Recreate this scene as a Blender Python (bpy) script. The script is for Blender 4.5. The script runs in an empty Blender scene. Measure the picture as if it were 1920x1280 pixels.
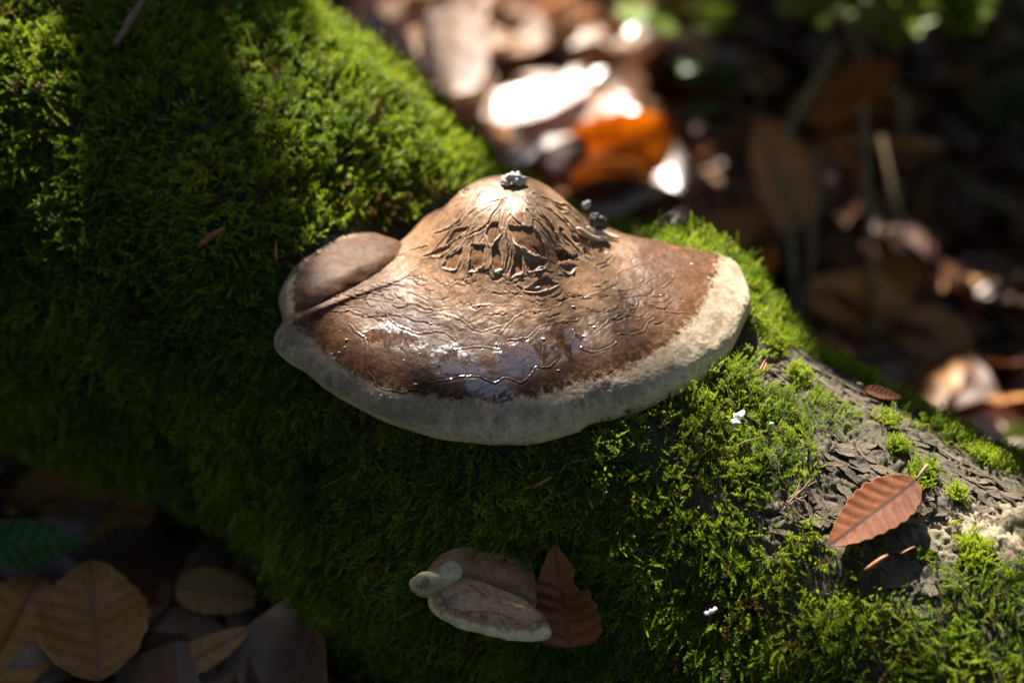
import bpy, math, mathutils
import numpy as np
from mathutils import Vector

# ------------------------------------------------------------------ camera, sky, sun (lengths below are in cm, S turns them into metres)
S = 0.01
scn = bpy.context.scene
COL = scn.collection
PITCH = math.radians(35); DIST = 47.0; LENS = 60.0
VD = np.array([0, math.cos(PITCH), -math.sin(PITCH)])
UP = np.array([0, math.sin(PITCH), math.cos(PITCH)])
RT = np.array([1.0, 0, 0])
CAM = -DIST * VD
cd = bpy.data.cameras.new('camera'); cam = bpy.data.objects.new('camera', cd); COL.objects.link(cam)
cd.lens = LENS; cd.sensor_width = 36; cd.clip_start = 0.01; cd.clip_end = 400
cam.location = Vector(CAM * S); cam.rotation_euler = (math.pi / 2 - PITCH, 0, 0)
cd.dof.use_dof = True; cd.dof.focus_distance = 0.473; cd.dof.aperture_fstop = 5.2
scn.camera = cam

SUN_EL = math.radians(50); SUN_AZ = math.radians(-15)        # azimuth from +Y (behind the log), negative = to the left
SUN = np.array([math.sin(SUN_AZ) * math.cos(SUN_EL), math.cos(SUN_AZ) * math.cos(SUN_EL), math.sin(SUN_EL)])
w = bpy.data.worlds.new('World'); scn.world = w; w.use_nodes = True
nt = w.node_tree; bg = nt.nodes['Background']
sk = nt.nodes.new('ShaderNodeTexSky'); sk.sky_type = 'NISHITA'; sk.sun_disc = False
sk.sun_elevation = SUN_EL; sk.sun_rotation = SUN_AZ; sk.dust_density = 1.5; sk.ozone_density = 1.0
nt.links.new(sk.outputs[0], bg.inputs[0]); bg.inputs[1].default_value = 0.095
ld = bpy.data.lights.new('sun', 'SUN'); ld.energy = 5.0; ld.angle = math.radians(0.53); ld.color = (1, .93, .84)
sun = bpy.data.objects.new('sun', ld); COL.objects.link(sun)
sun.rotation_euler = Vector(-SUN).to_track_quat('-Z', 'Y').to_euler()
scn.view_settings.view_transform = 'Standard'; scn.view_settings.look = 'None'
scn.view_settings.gamma = 1; scn.view_settings.use_curve_mapping = False
scn.view_settings.exposure = 1.95
scn.cycles.max_bounces = 6; scn.cycles.transparent_max_bounces = 4
scn.cycles.sample_clamp_indirect = 4; scn.cycles.caustics_reflective = False; scn.cycles.caustics_refractive = False
scn.cycles.use_denoising = True

# ------------------------------------------------------------------ small helpers
rng = np.random.default_rng(11)
KPX = 1920 * LENS / 36
def unit(a): a = np.asarray(a, float); return a / np.maximum(np.linalg.norm(a, axis=-1, keepdims=True), 1e-12)
def ray(px, py): return unit(VD + RT * (px - 960) / KPX - UP * (py - 640) / KPX)
def proj(P):
    q = np.asarray(P, float) - CAM; d = q @ VD
    return np.stack([960 + KPX * (q @ RT) / d, 640 - KPX * (q @ UP) / d], -1), d
def on_z(px, py, z):
    d = ray(px, py); return CAM + d * ((z - CAM[2]) / d[2])

def _h(i, j, k, s):
    n = (i.astype(np.int64) * 73856093) ^ (j.astype(np.int64) * 19349663) ^ (k.astype(np.int64) * 83492791) ^ (s * 2654435761)
    n = (n ^ (n >> 13)) * 1274126177 & 0x7fffffff
    n = (n ^ (n >> 16)) & 0xffff
    return n / 65535.0
def vnoise(P, seed=0):
    P = np.asarray(P, float); f = np.floor(P); t = P - f; t = t * t * t * (t * (6 * t - 15) + 10); f = f.astype(np.int64)
    r = 0
    for a in (0, 1):
        for b in (0, 1):
            for c in (0, 1):
                wgt = (t[:, 0] if a else 1 - t[:, 0]) * (t[:, 1] if b else 1 - t[:, 1]) * (t[:, 2] if c else 1 - t[:, 2])
                r = r + wgt * _h(f[:, 0] + a, f[:, 1] + b, f[:, 2] + c, seed)
    return r * 2 - 1
def fbm(P, sc=1., o=4, seed=0, g=.5):
    P = np.asarray(P, float) * sc; r = 0; a = 1; n = 0
    for i in range(o): r = r + a * vnoise(P * 2 ** i + 17.3 * i, seed + i); n += a; a *= g
    return r / n
def cells(P, seed=0):
    """distance to the nearest and second nearest feature point, and the nearest one's random value"""
    P = np.asarray(P, float); f = np.floor(P).astype(np.int64)
    d1 = np.full(len(P), 9.); d2 = np.full(len(P), 9.); idv = np.zeros(len(P)); vec = np.zeros_like(P)
    for a in (-1, 0, 1):
        for b in (-1, 0, 1):
            for c in (-1, 0, 1):
                i, j, k = f[:, 0] + a, f[:, 1] + b, f[:, 2] + c
                q = np.stack([i + _h(i, j, k, seed), j + _h(i, j, k, seed + 7), k + _h(i, j, k, seed + 13)], -1)
                dv = P - q; d = np.linalg.norm(dv, axis=1)
                m = d < d1
                d2 = np.where(m, d1, np.minimum(d2, d)); idv = np.where(m, _h(i, j, k, seed + 29), idv)
                vec = np.where(m[:, None], dv, vec); d1 = np.minimum(d1, d)
    return d1, d2, idv, vec
def sst(x, a, b): t = np.clip((x - a) / (b - a), 0, 1); return t * t * (3 - 2 * t)

def seg_dist(Q, pts, closed=False):
    """distance of 2-D points Q to a polyline"""
    pts = np.asarray(pts, float); A = pts; B = np.roll(pts, -1, 0)
    if not closed: A, B = A[:-1], B[:-1]
    best = np.full(len(Q), 1e9)
    for p, q in zip(A, B):
        d = q - p; t = np.clip(((Q - p) @ d) / max(d @ d, 1e-9), 0, 1)
        best = np.minimum(best, np.linalg.norm(Q - p - t[:, None] * d, axis=1))
    return best
def inside(Q, pts):
    pts = np.asarray(pts, float); r = np.zeros(len(Q), bool)
    for (x1, y1), (x2, y2) in zip(pts, np.roll(pts, -1, 0)):
        c = ((y1 > Q[:, 1]) != (y2 > Q[:, 1]))
        with np.errstate(divide='ignore', invalid='ignore'):
            r ^= c & (Q[:, 0] < (x2 - x1) * (Q[:, 1] - y1) / (y2 - y1 + 1e-12) + x1)
    return r
def sdf(Q, pts):                                    # negative inside
    d = seg_dist(Q, pts, True); return np.where(inside(Q, pts), -d, d)
def smooth_poly(pts, n=6, closed=True):             # Catmull-Rom
    pts = np.asarray(pts, float); N = len(pts); out = []
    rngN = range(N) if closed else range(N - 1)
    for i in rngN:
        if closed: p0, p1, p2, p3 = pts[i - 1], pts[i], pts[(i + 1) % N], pts[(i + 2) % N]
        else: p0, p1, p2, p3 = pts[max(i - 1, 0)], pts[i], pts[i + 1], pts[min(i + 2, N - 1)]
        for k in range(n):
            t = k / n
            out.append(.5 * ((2 * p1) + (p2 - p0) * t + (2 * p0 - 5 * p1 + 4 * p2 - p3) * t * t + (3 * p1 - p0 - 3 * p2 + p3) * t ** 3))
    if not closed: out.append(pts[-1])
    return np.array(out)

def mesh(name, V, F, mat=None, attrs=None, smooth=True):
    V = np.asarray(V, float) * S
    me = bpy.data.meshes.new(name)
    F = np.asarray(F, np.int32) if not isinstance(F, list) else F
    if isinstance(F, list): me.from_pydata(V.tolist(), [], F)
    else:
        k = F.shape[1]; me.vertices.add(len(V)); me.vertices.foreach_set('co', V.astype(np.float32).ravel())
        me.loops.add(F.size); me.loops.foreach_set('vertex_index', F.ravel())
        me.polygons.add(len(F)); me.polygons.foreach_set('loop_start', np.arange(0, F.size, k, dtype=np.int32))
        me.update(calc_edges=True)
    if smooth: me.polygons.foreach_set('use_smooth', np.ones(len(me.polygons), bool))
    for an, av in (attrs or {}).items():
        av = np.asarray(av, np.float32)
        if av.ndim == 1: at = me.attributes.new(an, 'FLOAT', 'POINT'); at.data.foreach_set('value', av)
        elif av.shape[1] == 3: at = me.attributes.new(an, 'FLOAT_VECTOR', 'POINT'); at.data.foreach_set('vector', av.ravel())
    if mat: me.materials.append(mat)
    me.update()
    return me
def tag(o, label=None, cat=None, group=None, kind=None):
    for k, v_ in (('label', label), ('category', cat), ('group', group), ('kind', kind)):
        if v_: o[k] = v_
    return o
def link(name, me, parent=None, loc=None):
    o = bpy.data.objects.new(name, me); COL.objects.link(o)
    if loc is not None: o.location = Vector(np.asarray(loc) * S)
    if parent: o.parent = parent; o.matrix_parent_inverse = parent.matrix_basis.inverted()
    return o
def empty(name, loc, label, cat, group=None):
    o = bpy.data.objects.new(name, None); o.empty_display_size = .01; COL.objects.link(o); o.location = Vector(np.asarray(loc) * S)
    return tag(o, label, cat, group)
def grid_faces(nu, nv, wrap=False):
    i = np.arange(nu - (0 if wrap else 1))[:, None]; j = np.arange(nv - 1)[None, :]
    a = i * nv + j; b = ((i + 1) % nu) * nv + j
    return np.stack([a, b, b + 1, a + 1], -1).reshape(-1, 4)
def tube(pts, rad, n=7, wob=0., seed=0):
    pts = np.asarray(pts, float); rad = np.broadcast_to(np.asarray(rad, float), len(pts))
    T = unit(np.gradient(pts, axis=0)); ref = np.array([.3, .2, .93]); V = []
    for p, t, r in zip(pts, T, rad):
        a = unit(np.cross(t, ref) if abs(t @ ref) < .95 else np.cross(t, [1, 0, 0])); b = np.cross(t, a)
        for k in range(n):
            th = 2 * math.pi * k / n; V.append(p + r * (math.cos(th) * a + math.sin(th) * b))
    V = np.array(V)
    if wob: V = V + wob * np.stack([vnoise(V * 3, seed), vnoise(V * 3, seed + 1), vnoise(V * 3, seed + 2)], -1)
    F = []
    for i in range(len(pts) - 1):
        for k in range(n): F.append((i * n + k, i * n + (k + 1) % n, (i + 1) * n + (k + 1) % n, (i + 1) * n + k))
    F.append(tuple(range(n))[::-1]); F.append(tuple((len(pts) - 1) * n + k for k in range(n)))
    return V, F

# ------------------------------------------------------------------ materials
def new_mat(name):
    m = bpy.data.materials.new(name); m.use_nodes = True
    return m, m.node_tree, m.node_tree.nodes['Principled BSDF']
def N(t, typ, **kw):
    n = t.nodes.new(typ)
    for k, v_ in kw.items(): setattr(n, k, v_)
    return n
def ramp(t, src, stops):
    r = N(t, 'ShaderNodeValToRGB'); e = r.color_ramp.elements
    while len(e) < len(stops): e.new(.5)
    for el, (p_, c) in zip(e, stops): el.position = p_; el.color = (*c, 1) if len(c) == 3 else c
    t.links.new(src, r.inputs[0]); return r.outputs[0]
def noise(t, scale, detail=4, rough=.55, vec=None, coord='Object'):
    n = N(t, 'ShaderNodeTexNoise'); n.inputs['Scale'].default_value = scale; n.inputs['Detail'].default_value = detail
    n.inputs['Roughness'].default_value = rough
    if vec is None: vec = N(t, 'ShaderNodeTexCoord').outputs[coord]
    t.links.new(vec, n.inputs['Vector']); return n.outputs['Fac']
def mixc(t, fac, a, b, mode='MIX'):
    m = N(t, 'ShaderNodeMix', data_type='RGBA', blend_type=mode)
    for s_, v_ in ((m.inputs[0], fac), (m.inputs[6], a), (m.inputs[7], b)):
        if isinstance(v_, (int, float)): s_.default_value = v_
        elif isinstance(v_, tuple): s_.default_value = (*v_, 1)
        else: t.links.new(v_, s_)
    return m.outputs[2]
def bump(t, h, strength, dist, normal=None):
    b = N(t, 'ShaderNodeBump'); b.inputs['Strength'].default_value = strength; b.inputs['Distance'].default_value = dist
    t.links.new(h, b.inputs['Height'])
    if normal is not None: t.links.new(normal, b.inputs['Normal'])
    return b.outputs[0]
def translucent(t, p_, col, fac):
    tr = N(t, 'ShaderNodeBsdfTranslucent'); mx = N(t, 'ShaderNodeMixShader'); mx.inputs[0].default_value = fac
    if isinstance(col, tuple): tr.inputs[0].default_value = (*col, 1)
    else: t.links.new(col, tr.inputs[0])
    t.links.new(p_.outputs[0], mx.inputs[1]); t.links.new(tr.outputs[0], mx.inputs[2])
    t.links.new(mx.outputs[0], t.nodes['Material Output'].inputs[0])

def mat_fungus():
    m, t, p = new_mat('fungus_skin')
    a = N(t, 'ShaderNodeAttribute', attribute_name='col'); r = N(t, 'ShaderNodeAttribute', attribute_name='gloss'); f = N(t, 'ShaderNodeAttribute', attribute_name='spec')
    fine = noise(t, 900, 5, .7); mot = noise(t, 230, 4, .6)
    c = mixc(t, 1.0, a.outputs['Color'], ramp(t, fine, [(.25, (.62, .62, .62)), (.75, (1.3, 1.3, 1.3))]), 'MULTIPLY')
    c = mixc(t, 1.0, c, ramp(t, mot, [(.3, (.78, .77, .76)), (.7, (1.16, 1.16, 1.16))]), 'MULTIPLY')
    t.links.new(c, p.inputs['Base Color']); t.links.new(r.outputs['Fac'], p.inputs['Roughness'])
    t.links.new(f.outputs['Fac'], p.inputs['Specular IOR Level'])
    wr = N(t, 'ShaderNodeTexNoise'); wr.inputs['Scale'].default_value = 420; wr.inputs['Detail'].default_value = 6; wr.inputs['Distortion'].default_value = 1.2
    t.links.new(N(t, 'ShaderNodeTexCoord').outputs['Object'], wr.inputs['Vector'])
    n1 = bump(t, wr.outputs['Fac'], .35, .0004); n2 = bump(t, noise(t, 1600, 3, .6), .35, .00012, n1)
    t.links.new(ramp(t, r.outputs['Fac'], [(.21, (.04, .04, .04)), (.36, (.35, .35, .35))]), n1.node.inputs['Strength']); t.links.new(ramp(t, r.outputs['Fac'], [(.21, (.04, .04, .04)), (.36, (.35, .35, .35))]), n2.node.inputs['Strength'])
    t.links.new(n2, p.inputs['Normal'])
    p.inputs['Subsurface Weight'].default_value = .06; p.inputs['Subsurface Radius'].default_value = (.002, .001, .0006)
    return m
def mat_simple(name, c1, c2, scale, rough=.7, bs=.4, bd=.0006, spec=.4, tl=0):
    m, t, p = new_mat(name)
    n = noise(t, scale, 6, .65); c = ramp(t, n, [(.3, c1), (.7, c2)]); t.links.new(c, p.inputs['Base Color'])
    p.inputs['Roughness'].default_value = rough; p.inputs['Specular IOR Level'].default_value = spec
    t.links.new(bump(t, noise(t, scale * 2.5, 5, .65), bs, bd), p.inputs['Normal'])
    if tl: translucent(t, p, c, tl)
    return m
def mat_moss(name, dark, mid, lite, at='INSTANCER'):
    m, t, p = new_mat(name)
    a = N(t, 'ShaderNodeAttribute', attribute_name='tint', attribute_type=at)
    y = N(t, 'ShaderNodeAttribute', attribute_name='tip', attribute_type='GEOMETRY')
    c = ramp(t, a.outputs['Fac'], [(0, (.17, .10, .04)), (.045, (.14, .085, .03)), (.06, dark), (.5, mid), (1, lite)])
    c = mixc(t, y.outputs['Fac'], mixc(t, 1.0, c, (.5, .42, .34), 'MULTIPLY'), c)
    t.links.new(c, p.inputs['Base Color']); p.inputs['Roughness'].default_value = .42; p.inputs['Specular IOR Level'].default_value = .35
    translucent(t, p, mixc(t, 1.0, c, (1.25, 1.2, .5), 'MULTIPLY'), .42)
    return m
def mat_leaf(name, c1, c2, vein, rough=.4, tl=.3, tcol=(1.5, .9, .5), spec=.5, coat=0.):
    m, t, p = new_mat(name)
    oi = N(t, 'ShaderNodeObjectInfo'); v_ = N(t, 'ShaderNodeAttribute', attribute_name='vein')
    n = noise(t, 55, 5, .6); n2 = noise(t, 500, 4, .7)
    c = ramp(t, n, [(.3, c1), (.72, c2)])
    c = mixc(t, 1.0, c, ramp(t, oi.outputs['Random'], [(0, (.72, .68, .66)), (.5, (1, 1, 1)), (1, (1.22, 1.14, 1.05))]), 'MULTIPLY')
    c = mixc(t, 1.0, c, ramp(t, n2, [(.3, (.75, .75, .75)), (.7, (1.2, 1.2, 1.2))]), 'MULTIPLY')
    c = mixc(t, v_.outputs['Fac'], c, vein)
    t.links.new(c, p.inputs['Base Color']); p.inputs['Roughness'].default_value = rough; p.inputs['Specular IOR Level'].default_value = spec
    p.inputs['Coat Weight'].default_value = coat; p.inputs['Coat Roughness'].default_value = .2
    t.links.new(bump(t, n2, .3, .0003), p.inputs['Normal'])
    if tl: translucent(t, p, mixc(t, 1.0, c, tcol, 'MULTIPLY'), tl)
    return m
M_FUN = mat_fungus()
M_BARK = None
def mat_bark():
    m, t, p = new_mat('bark')
    a = N(t, 'ShaderNodeAttribute', attribute_name='mossy'); h = N(t, 'ShaderNodeAttribute', attribute_name='pale')
    n = noise(t, 160, 7, .7); n2 = noise(t, 700, 4, .7)
    c = ramp(t, n, [(.28, (.026, .020, .014)), (.5, (.072, .055, .038)), (.75, (.14, .11, .078))])
    c = mixc(t, h.outputs['Fac'], c, ramp(t, n, [(.3, (.20, .16, .105)), (.7, (.36, .30, .20))]))
    c = mixc(t, ramp(t, noise(t, 45, 5, .7), [(.45, (0, 0, 0)), (.7, (.6, .6, .6))]), c, (.075, .085, .04))
    c = mixc(t, 1.0, c, ramp(t, n2, [(.3, (.6, .6, .6)), (.7, (1.35, 1.3, 1.25))]), 'MULTIPLY')
    c = mixc(t, a.outputs['Fac'], c, ramp(t, n, [(.3, (.022, .022, .010)), (.7, (.055, .048, .026))]))
    t.links.new(c, p.inputs['Base Color']); p.inputs['Roughness'].default_value = .75; p.inputs['Specular IOR Level'].default_value = .3
    b = bump(t, n, .5, .0012); t.links.new(bump(t, n2, .5, .0004, b), p.inputs['Normal'])
    return m
M_BARK = mat_bark()
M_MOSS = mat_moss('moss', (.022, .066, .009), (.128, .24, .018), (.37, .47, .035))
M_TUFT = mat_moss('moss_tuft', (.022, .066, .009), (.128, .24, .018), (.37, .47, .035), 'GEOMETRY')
M_SOIL = mat_simple('forest_soil', (.018, .012, .008), (.05, .034, .022), 60, .9, .8, .004)
M_TWIG = mat_simple('twig_bark', (.13, .085, .05), (.28, .19, .12), 300, .7)
M_NEEDLE = mat_simple('dry_needle', (.22, .07, .025), (.38, .14, .05), 300, .5)
M_STEM = mat_simple('dry_stem', (.17, .125, .055), (.32, .24, .12), 120, .6)
M_LICHEN = mat_simple('lichen', (.38, .39, .37), (.60, .61, .58), 900, .9)
M_CRUMB = mat_simple('white_crumb', (.45, .45, .42), (.78, .77, .72), 1200, .7)
M_WOODLUMP = mat_simple('dark_lump', (.05, .04, .035), (.14, .11, .1), 500, .8)
M_LIP = mat_simple('curled_skin', (.45, .37, .27), (.68, .60, .47), 900, .5)
M_BEECH = mat_leaf('beech_leaf', (.085, .03, .013), (.215, .08, .032), (.05, .02, .011), .6, .22, spec=.12, coat=.0)
M_DARKLEAF = mat_leaf('brown_leaf', (.075, .03, .014), (.13, .052, .024), (.07, .03, .015), .5, .3)
M_RUST = mat_leaf('rust_leaf', (.17, .058, .016), (.26, .09, .024), (.10, .04, .014), .5, .3)
M_PALE = mat_leaf('pale_leaf', (.47, .36, .29), (.68, .56, .48), (.34, .24, .17), .32, .25, (1.2, .95, .75), .85)
M_TAN = mat_leaf('tan_leaf', (.34, .145, .030), (.50, .235, .05), (.17, .075, .022), .5, .25)
M_ORANGE = mat_leaf('orange_leaf', (.40, .145, .018), (.70, .32, .05), (.22, .08, .015), .6, .6, (1.15, 1.35, .85), spec=.08)
M_GREEN = mat_leaf('green_leaf', (.02, .055, .008), (.04, .10, .014), (.03, .075, .012), .4, .25, (1.3, 1.3, .5), .2)
M_LIME = mat_leaf('lime_leaf', (.10, .17, .02), (.2, .28, .03), (.16, .24, .03), .4, .5, (1.4, 1.2, .4))
M_CANOPY = mat_leaf('canopy_leaf', (.03, .06, .012), (.06, .11, .02), (.05, .09, .02), .45, .25, (1.3, 1.3, .4))
M_BRANCH = mat_simple('branch_bark', (.10, .085, .07), (.2, .175, .15), 40, .85)
def mat_water():
    m, t, p = new_mat('water'); t.nodes.remove(p)
    tr = N(t, 'ShaderNodeBsdfTransparent'); tr.inputs[0].default_value = (.97, .97, .94, 1); gl = N(t, 'ShaderNodeBsdfGlossy'); gl.inputs['Roughness'].default_value = .04
    fr = N(t, 'ShaderNodeFresnel'); fr.inputs[0].default_value = 1.33; mx_ = N(t, 'ShaderNodeMixShader')
    t.links.new(fr.outputs[0], mx_.inputs[0]); t.links.new(tr.outputs[0], mx_.inputs[1]); t.links.new(gl.outputs[0], mx_.inputs[2]); t.links.new(mx_.outputs[0], t.nodes['Material Output'].inputs[0])
    return m
M_WATER = mat_water()

# ------------------------------------------------------------------ the log: an axis, a radius that varies along and around it
AX = unit(np.array([1, -.6, -.31])); A0 = np.array([0, 5.39, -6.95])
EU = unit(np.array([0, 0, 1.0]) - AX[2] * AX); EF = np.cross(AX, EU)
ST = np.array([-60, -30, -20, -14.3, -11.9, -10, -8, -6.3, -4.8, -2, 1, 2.2, 4.1, 5.6, 6.9, 8.6, 10.5, 12.2, 14.4, 20, 60])
RTOP = np.array([10, 9.6, 9.1, 8.3, 8.05, 7.8, 7.4, 6.95, 6.55, 6.5, 6.9, 7.3, 7.25, 7.0, 6.75, 6.72, 6.75, 6.85, 6.9, 7.0, 7.2])
SB = np.array([-60, -14.5, -9.9, -6.7, -4.2, -1.8, 2, 6, 60]); RBOT = np.array([9.6, 9.0, 7.8, 7.4, 7.9, 8.6, 8.6, 7.6, 7.4])
def log_R(s, ph):
    s = np.asarray(s, float); ph = np.asarray(ph, float)
    wb = sst(ph, .7, 2.0)
    dent = 1.5 * np.exp(-((s + 5.2) / 3.0) ** 2 - ((ph - .12) * 7 / 2.6) ** 2)      # hollow where the fungus grows out
    return np.interp(s, ST, RTOP) * (1 - wb) + np.interp(s, SB, RBOT) * wb - dent
DENT = None
def log_P(s, ph, off=0.):
    s = np.asarray(s, float); ph = np.asarray(ph, float); R = log_R(s, ph) + off
    return A0 + s[..., None] * AX + (R * np.cos(ph))[..., None] * EU + (R * np.sin(ph))[..., None] * EF
def log_N(s, ph): return unit(np.cos(ph)[..., None] * EU + np.sin(ph)[..., None] * EF)
def log_sp(P):
    q = np.asarray(P, float) - A0; s = q @ AX; return s, np.arctan2(q @ EF, q @ EU), np.hypot(q @ EF, q @ EU)
def at_log(px, py, off=.35):
    d = ray(px, py); tt = np.linspace(36, 75, 1600); P = CAM + tt[:, None] * d
    s, ph, r = log_sp(P); g = r - log_R(s, ph) - off; k = np.argmax(g < 0)
    if g.min() >= 0: k = int(np.argmin(g))
    return P[k]
def log_normal(P): s, ph, r = log_sp(P); return log_N(np.array(s), np.array(ph))
def sp_poly(pts): return np.array([log_sp(at_log(x, y))[:2] for x, y in pts])
SPK = np.array([1., 7.])                                  # scales (s, phi) to cm
def spq(s, ph): return np.stack([s, ph * 7.0], -1)

# bare bark on the right-hand stretch of the trunk (given in trunk coordinates: cm along, angle*7 around)
BARE = [sp_poly(q) * SPK for q in (
    [(1465, 645), (1530, 645), (1640, 715), (1730, 770), (1700, 790), (1600, 745), (1520, 715), (1450, 715), (1420, 695)],
    [(1560, 800), (1640, 775), (1740, 800), (1860, 850), (1960, 890), (1960, 1030), (1800, 1040), (1700, 1020), (1560, 1010), (1500, 960), (1540, 880)],
    [(1620, 1040), (1740, 1040), (1790, 1075), (1740, 1115), (1650, 1090)],
    [(1400, 960), (1470, 930), (1500, 990), (1440, 1010)])]
PALE = sp_poly([(1700, 985), (1800, 950), (1960, 920), (1960, 1030), (1880, 1035), (1780, 1020)]) * SPK
def bare_d(s, ph):
    Q = spq(s, ph); d = np.full(len(Q), 99.)
    for b in BARE: d = np.minimum(d, sdf(Q, b))
    d = np.where(s > 15.5, np.minimum(d, 1.5 - (s - 15.5)), d)
    return d

def build_log():
    s = np.concatenate([np.linspace(-120, -31, 40), np.linspace(-30, 3, 200), np.linspace(3.08, 18, 300), np.linspace(18.3, 24, 40), np.linspace(25, 90, 40)])
    ph = np.concatenate([np.linspace(-1.5, 1.9, 420), np.linspace(1.95, 2 * math.pi - 1.5, 80)[:-1]])
    SS, PH = np.meshgrid(s, ph, indexing='ij'); sf, pf = SS.ravel(), PH.ravel()
    P = log_P(sf, pf)
    bd = bare_d(sf, pf); bare = 1 - sst(bd + .35 * fbm(P, 1.6, 3, 5), -.15, .25)
    # scaly bark: overlapping plates stretched along the trunk, each tilted
    wv = np.stack([fbm(P, 1.3, 3, 21), fbm(P, 1.3, 3, 22)], -1)
    q = np.stack([sf / .62 + wv[:, 0] * .7, pf * 7 / .36 + wv[:, 1] * .7, np.zeros_like(sf)], -1)
    d1, d2, idv, vec = cells(q, 3)
    q2 = np.stack([sf / .25 + wv[:, 1], pf * 7 / .17 + wv[:, 0], np.zeros_like(sf)], -1)
    e1, e2, idw, vec2 = cells(q2, 9)
    plate = sst(d2 - d1, .02, .16) * (.05 + .09 * idv) - vec[:, 1] * .07 * (idv - .2) + sst(e2 - e1, .02, .2) * .04 * idw - .05
    lump = .14 * fbm(P, .55, 4, 31) + .05 * fbm(P, 2.4, 3, 33)
    fis = np.abs(fbm(np.stack([sf * .55 + wv[:, 0], pf * 7 * 2.1 + wv[:, 1], 0 * sf], -1), 1, 4, 36)) ; scal = fbm(np.stack([sf * 3.4, pf * 7 * 6.0, 0 * sf], -1), 1, 3, 37)
    disp = bare * (plate * .85 + lump - .13 * (1 - sst(fis, .0, .10)) + .05 * scal + .05 * fbm(P, 5, 3, 35)) + (1 - bare) * (.25 * fbm(P, .5, 4, 41) + .06 * fbm(P, 4, 2, 43))
    P = P + disp[:, None] * log_N(sf, pf)
    pale = (1 - sst(sdf(spq(sf, pf), PALE) + .7 * fbm(P, 1.2, 4, 51), -.4, .4)) * bare
    me = mesh('trunk_bark', P, grid_faces(len(s), len(ph)), M_BARK, {'mossy': 1 - bare, 'pale': pale})
    return me
LOG = empty('fallen_log', A0, 'thick fallen tree trunk covered in moss, bare scaly bark at its right', 'log')
link('trunk', build_log(), LOG)

# ------------------------------------------------------------------ ground
def ground_z(x, y):
    x = np.asarray(x, float); y = np.asarray(y, float); P = np.stack([x, y, np.zeros_like(x)], -1)
    g = -14.2 - np.where(x > 0, 5 * np.tanh(.33 * x / 5), 1.9 * np.tanh(.33 * x / 1.9)) + np.clip(y - 14, 0, 60) * .05
    return g + 1.2 * fbm(P.reshape(-1, 3), .06, 3, 71).reshape(x.shape) * np.exp(-(x * x + y * y) / 4e5)
def at_ground(px, py, off=0.):
    d = ray(px, py); tt = np.linspace(38, 400, 4000); P = CAM + tt[:, None] * d
    k = np.argmax(P[:, 2] < ground_z(P[:, 0], P[:, 1]) + off); return P[k]
def build_ground():
    g = np.concatenate([-np.geomspace(30000, 130, 24), np.linspace(-120, 160, 180), np.geomspace(170, 30000, 24)])
    X, Y = np.meshgrid(g, g, indexing='ij'); Z = ground_z(X, Y) - .2
    Z = Z + .3 * fbm(np.stack([X.ravel(), Y.ravel(), 0 * X.ravel()], -1), .5, 3, 75).reshape(X.shape)
    o = link('ground', mesh('ground', np.stack([X, Y, Z], -1).reshape(-1, 3), grid_faces(len(g), len(g)), M_SOIL))
    tag(o, 'dark forest soil under the fallen leaves', None, None, 'structure'); return o
build_ground()

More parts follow.
